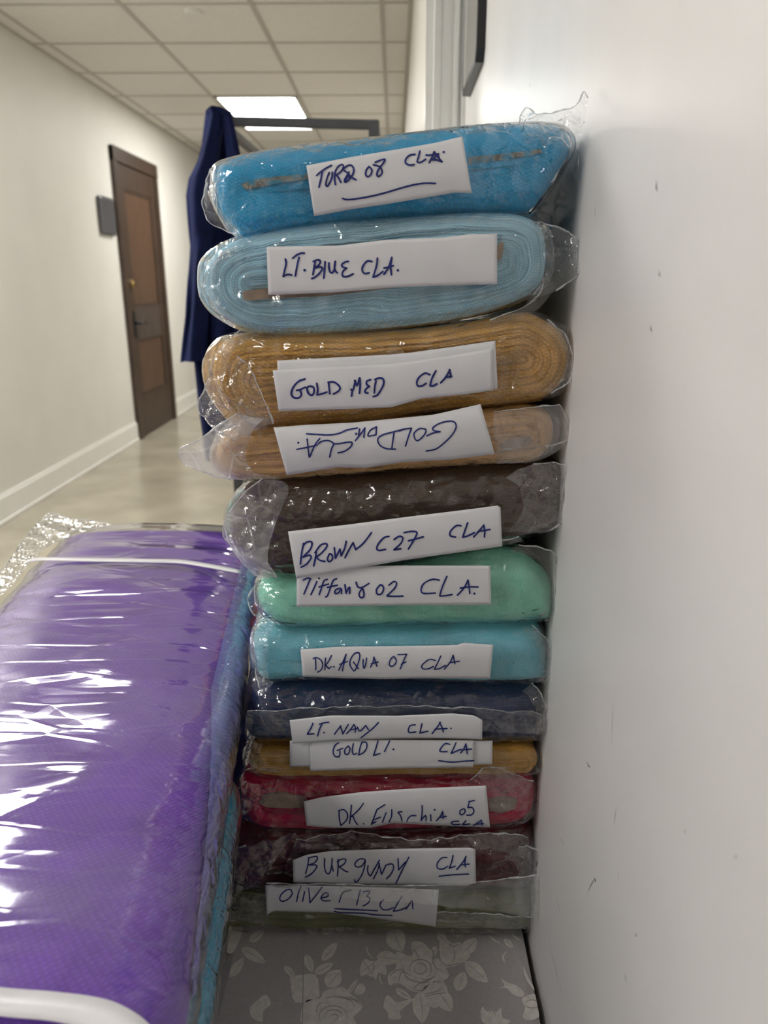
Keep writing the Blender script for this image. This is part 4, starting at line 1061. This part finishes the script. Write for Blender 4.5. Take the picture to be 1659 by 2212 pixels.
# white straps across the bag
def strap(A, B, z, parent, name='strap'):
    TA = resample(catmull(A, 6), 50); TB = resample(catmull(B, 6), 50); vs, fs = [], []
    for T in (TA, TB):
        for q in T: vs.append(pZ(q.x, q.y, z))
    n = 50
    for i in range(n - 1): fs.append((i, i + 1, n + i + 1, n + i))
    o = mesh(name, vs, fs, M['tape'], parent, True)
    md = o.modifiers.new('thickness', 'SOLIDIFY'); md.thickness = .0006; md.offset = 1
strap([(60,1209),(90,1204),(200,1205),(320,1207),(390,1209),(450,1217),(500,1227),(520,1232)], [(50,1218),(90,1211),(200,1213),(320,1215),(390,1217),(450,1226),(500,1235),(520,1238)], ZP + .0085, t)
strap([(-120,2112),(0,2132),(120,2142),(220,2156),(280,2180),(325,2215),(350,2260)], [(-120,2175),(0,2194),(90,2202),(150,2212),(200,2226),(240,2246),(262,2270)], ZP + .012, t)
# gathered edge of the bag down the right side: ruffled film over net, bluish reflection put into its colour
def ruffle():
    vs, fs = [], []; nl, nv = 420, 9
    for j in range(nl + 1):
        y = .42 + (1.30 - .42) * j / nl
        for k in range(nv + 1):
            v = k / nv
            wd = max(.02, min(1, (y - .42) / .35)); a = math.radians((2 + 36 * wd) - (6 + 48 * wd) * v)
            ca, sa = math.cos(a), math.sin(a)
            x = (HW + .002) * abs(ca) ** (2 / 3.2) * (1 if ca > 0 else -1); z = (.052 + .002) * abs(sa) ** (2 / 3.2) * (1 if sa > 0 else -1)
            r = .004 * math.sin(v * math.pi) * (noise.noise(Vector((y * 45 + v * 1.2, v * 1.5, 2))) + .5 * noise.noise(Vector((y * 130, v * 3, 5))))
            vs.append((xr(y) - HW + x + r + .002 * math.sin(v * math.pi), y + .006 * noise.noise(Vector((y * 60, v * 3, 1))), ZP - .05 + z + r * .6))
    for j in range(nl):
        for k in range(nv):
            a = j * (nv + 1) + k
            fs.append((a, a + 1, a + nv + 2, a + nv + 1))
    return vs, fs
PURP_REFL = tulle('net_with_blue_reflection', (.24, .22, .66, 1), sheen=.4)  # blue cast reflected on the purple side, painted as base colour
vs, fs = ruffle(); mesh('gathered_edge', vs, fs, PURP_REFL, t, True)
vs2 = [(x + .005, y, z + .003) for x, y, z in vs]; mesh('gathered_film', vs2, fs, film('ruffled_film', haze=.03, bump=.0015, scale=40, boost=1.2), t, True)
# pile below
z = ZP - .103
t = empty('fabric_bolt', (xr(.45) - HW, .45, z - .095), 'cyan blue fabric bolt directly beneath the large purple bolt', 'fabric bolt')
big_bolt('fabric_roll', .03, .785, z, .095, .002, CYAN, t, seed=9)
big_bolt('plastic_bag', .02, .79, z + .001, .096, .002, M['filmhazy'], t, off=.0045, wrinkle=.0008, seed=15, amp=.001)
z -= .098
t = empty('fabric_bolt', (xr(.45) - HW, .45, z - .11), 'dark blue fabric bolt under the cyan one in the left pile', 'fabric bolt')
big_bolt('fabric_roll', .04, 1.30, z, .11, -.018, BLUE, t, seed=19)
z -= .113
nb = 3
for k in range(nb):
    th = z / (nb - k) if k == nb - 1 else .147
    t = empty('fabric_bolt', (xr(.45) - HW - .125, .45, max(0, z - th)), ['uppermost of the three plain blue bolts low in the left pile', 'middle one of the three plain blue bolts low in the left pile', 'lowest plain blue bolt of the left pile, resting on the floor'][k], 'fabric bolt', 'bolts low in the left pile')
    big_bolt('fabric_roll', .05, 1.30, z, th - .002, -.125, BLUE, t, seed=29 + k)
    z -= th
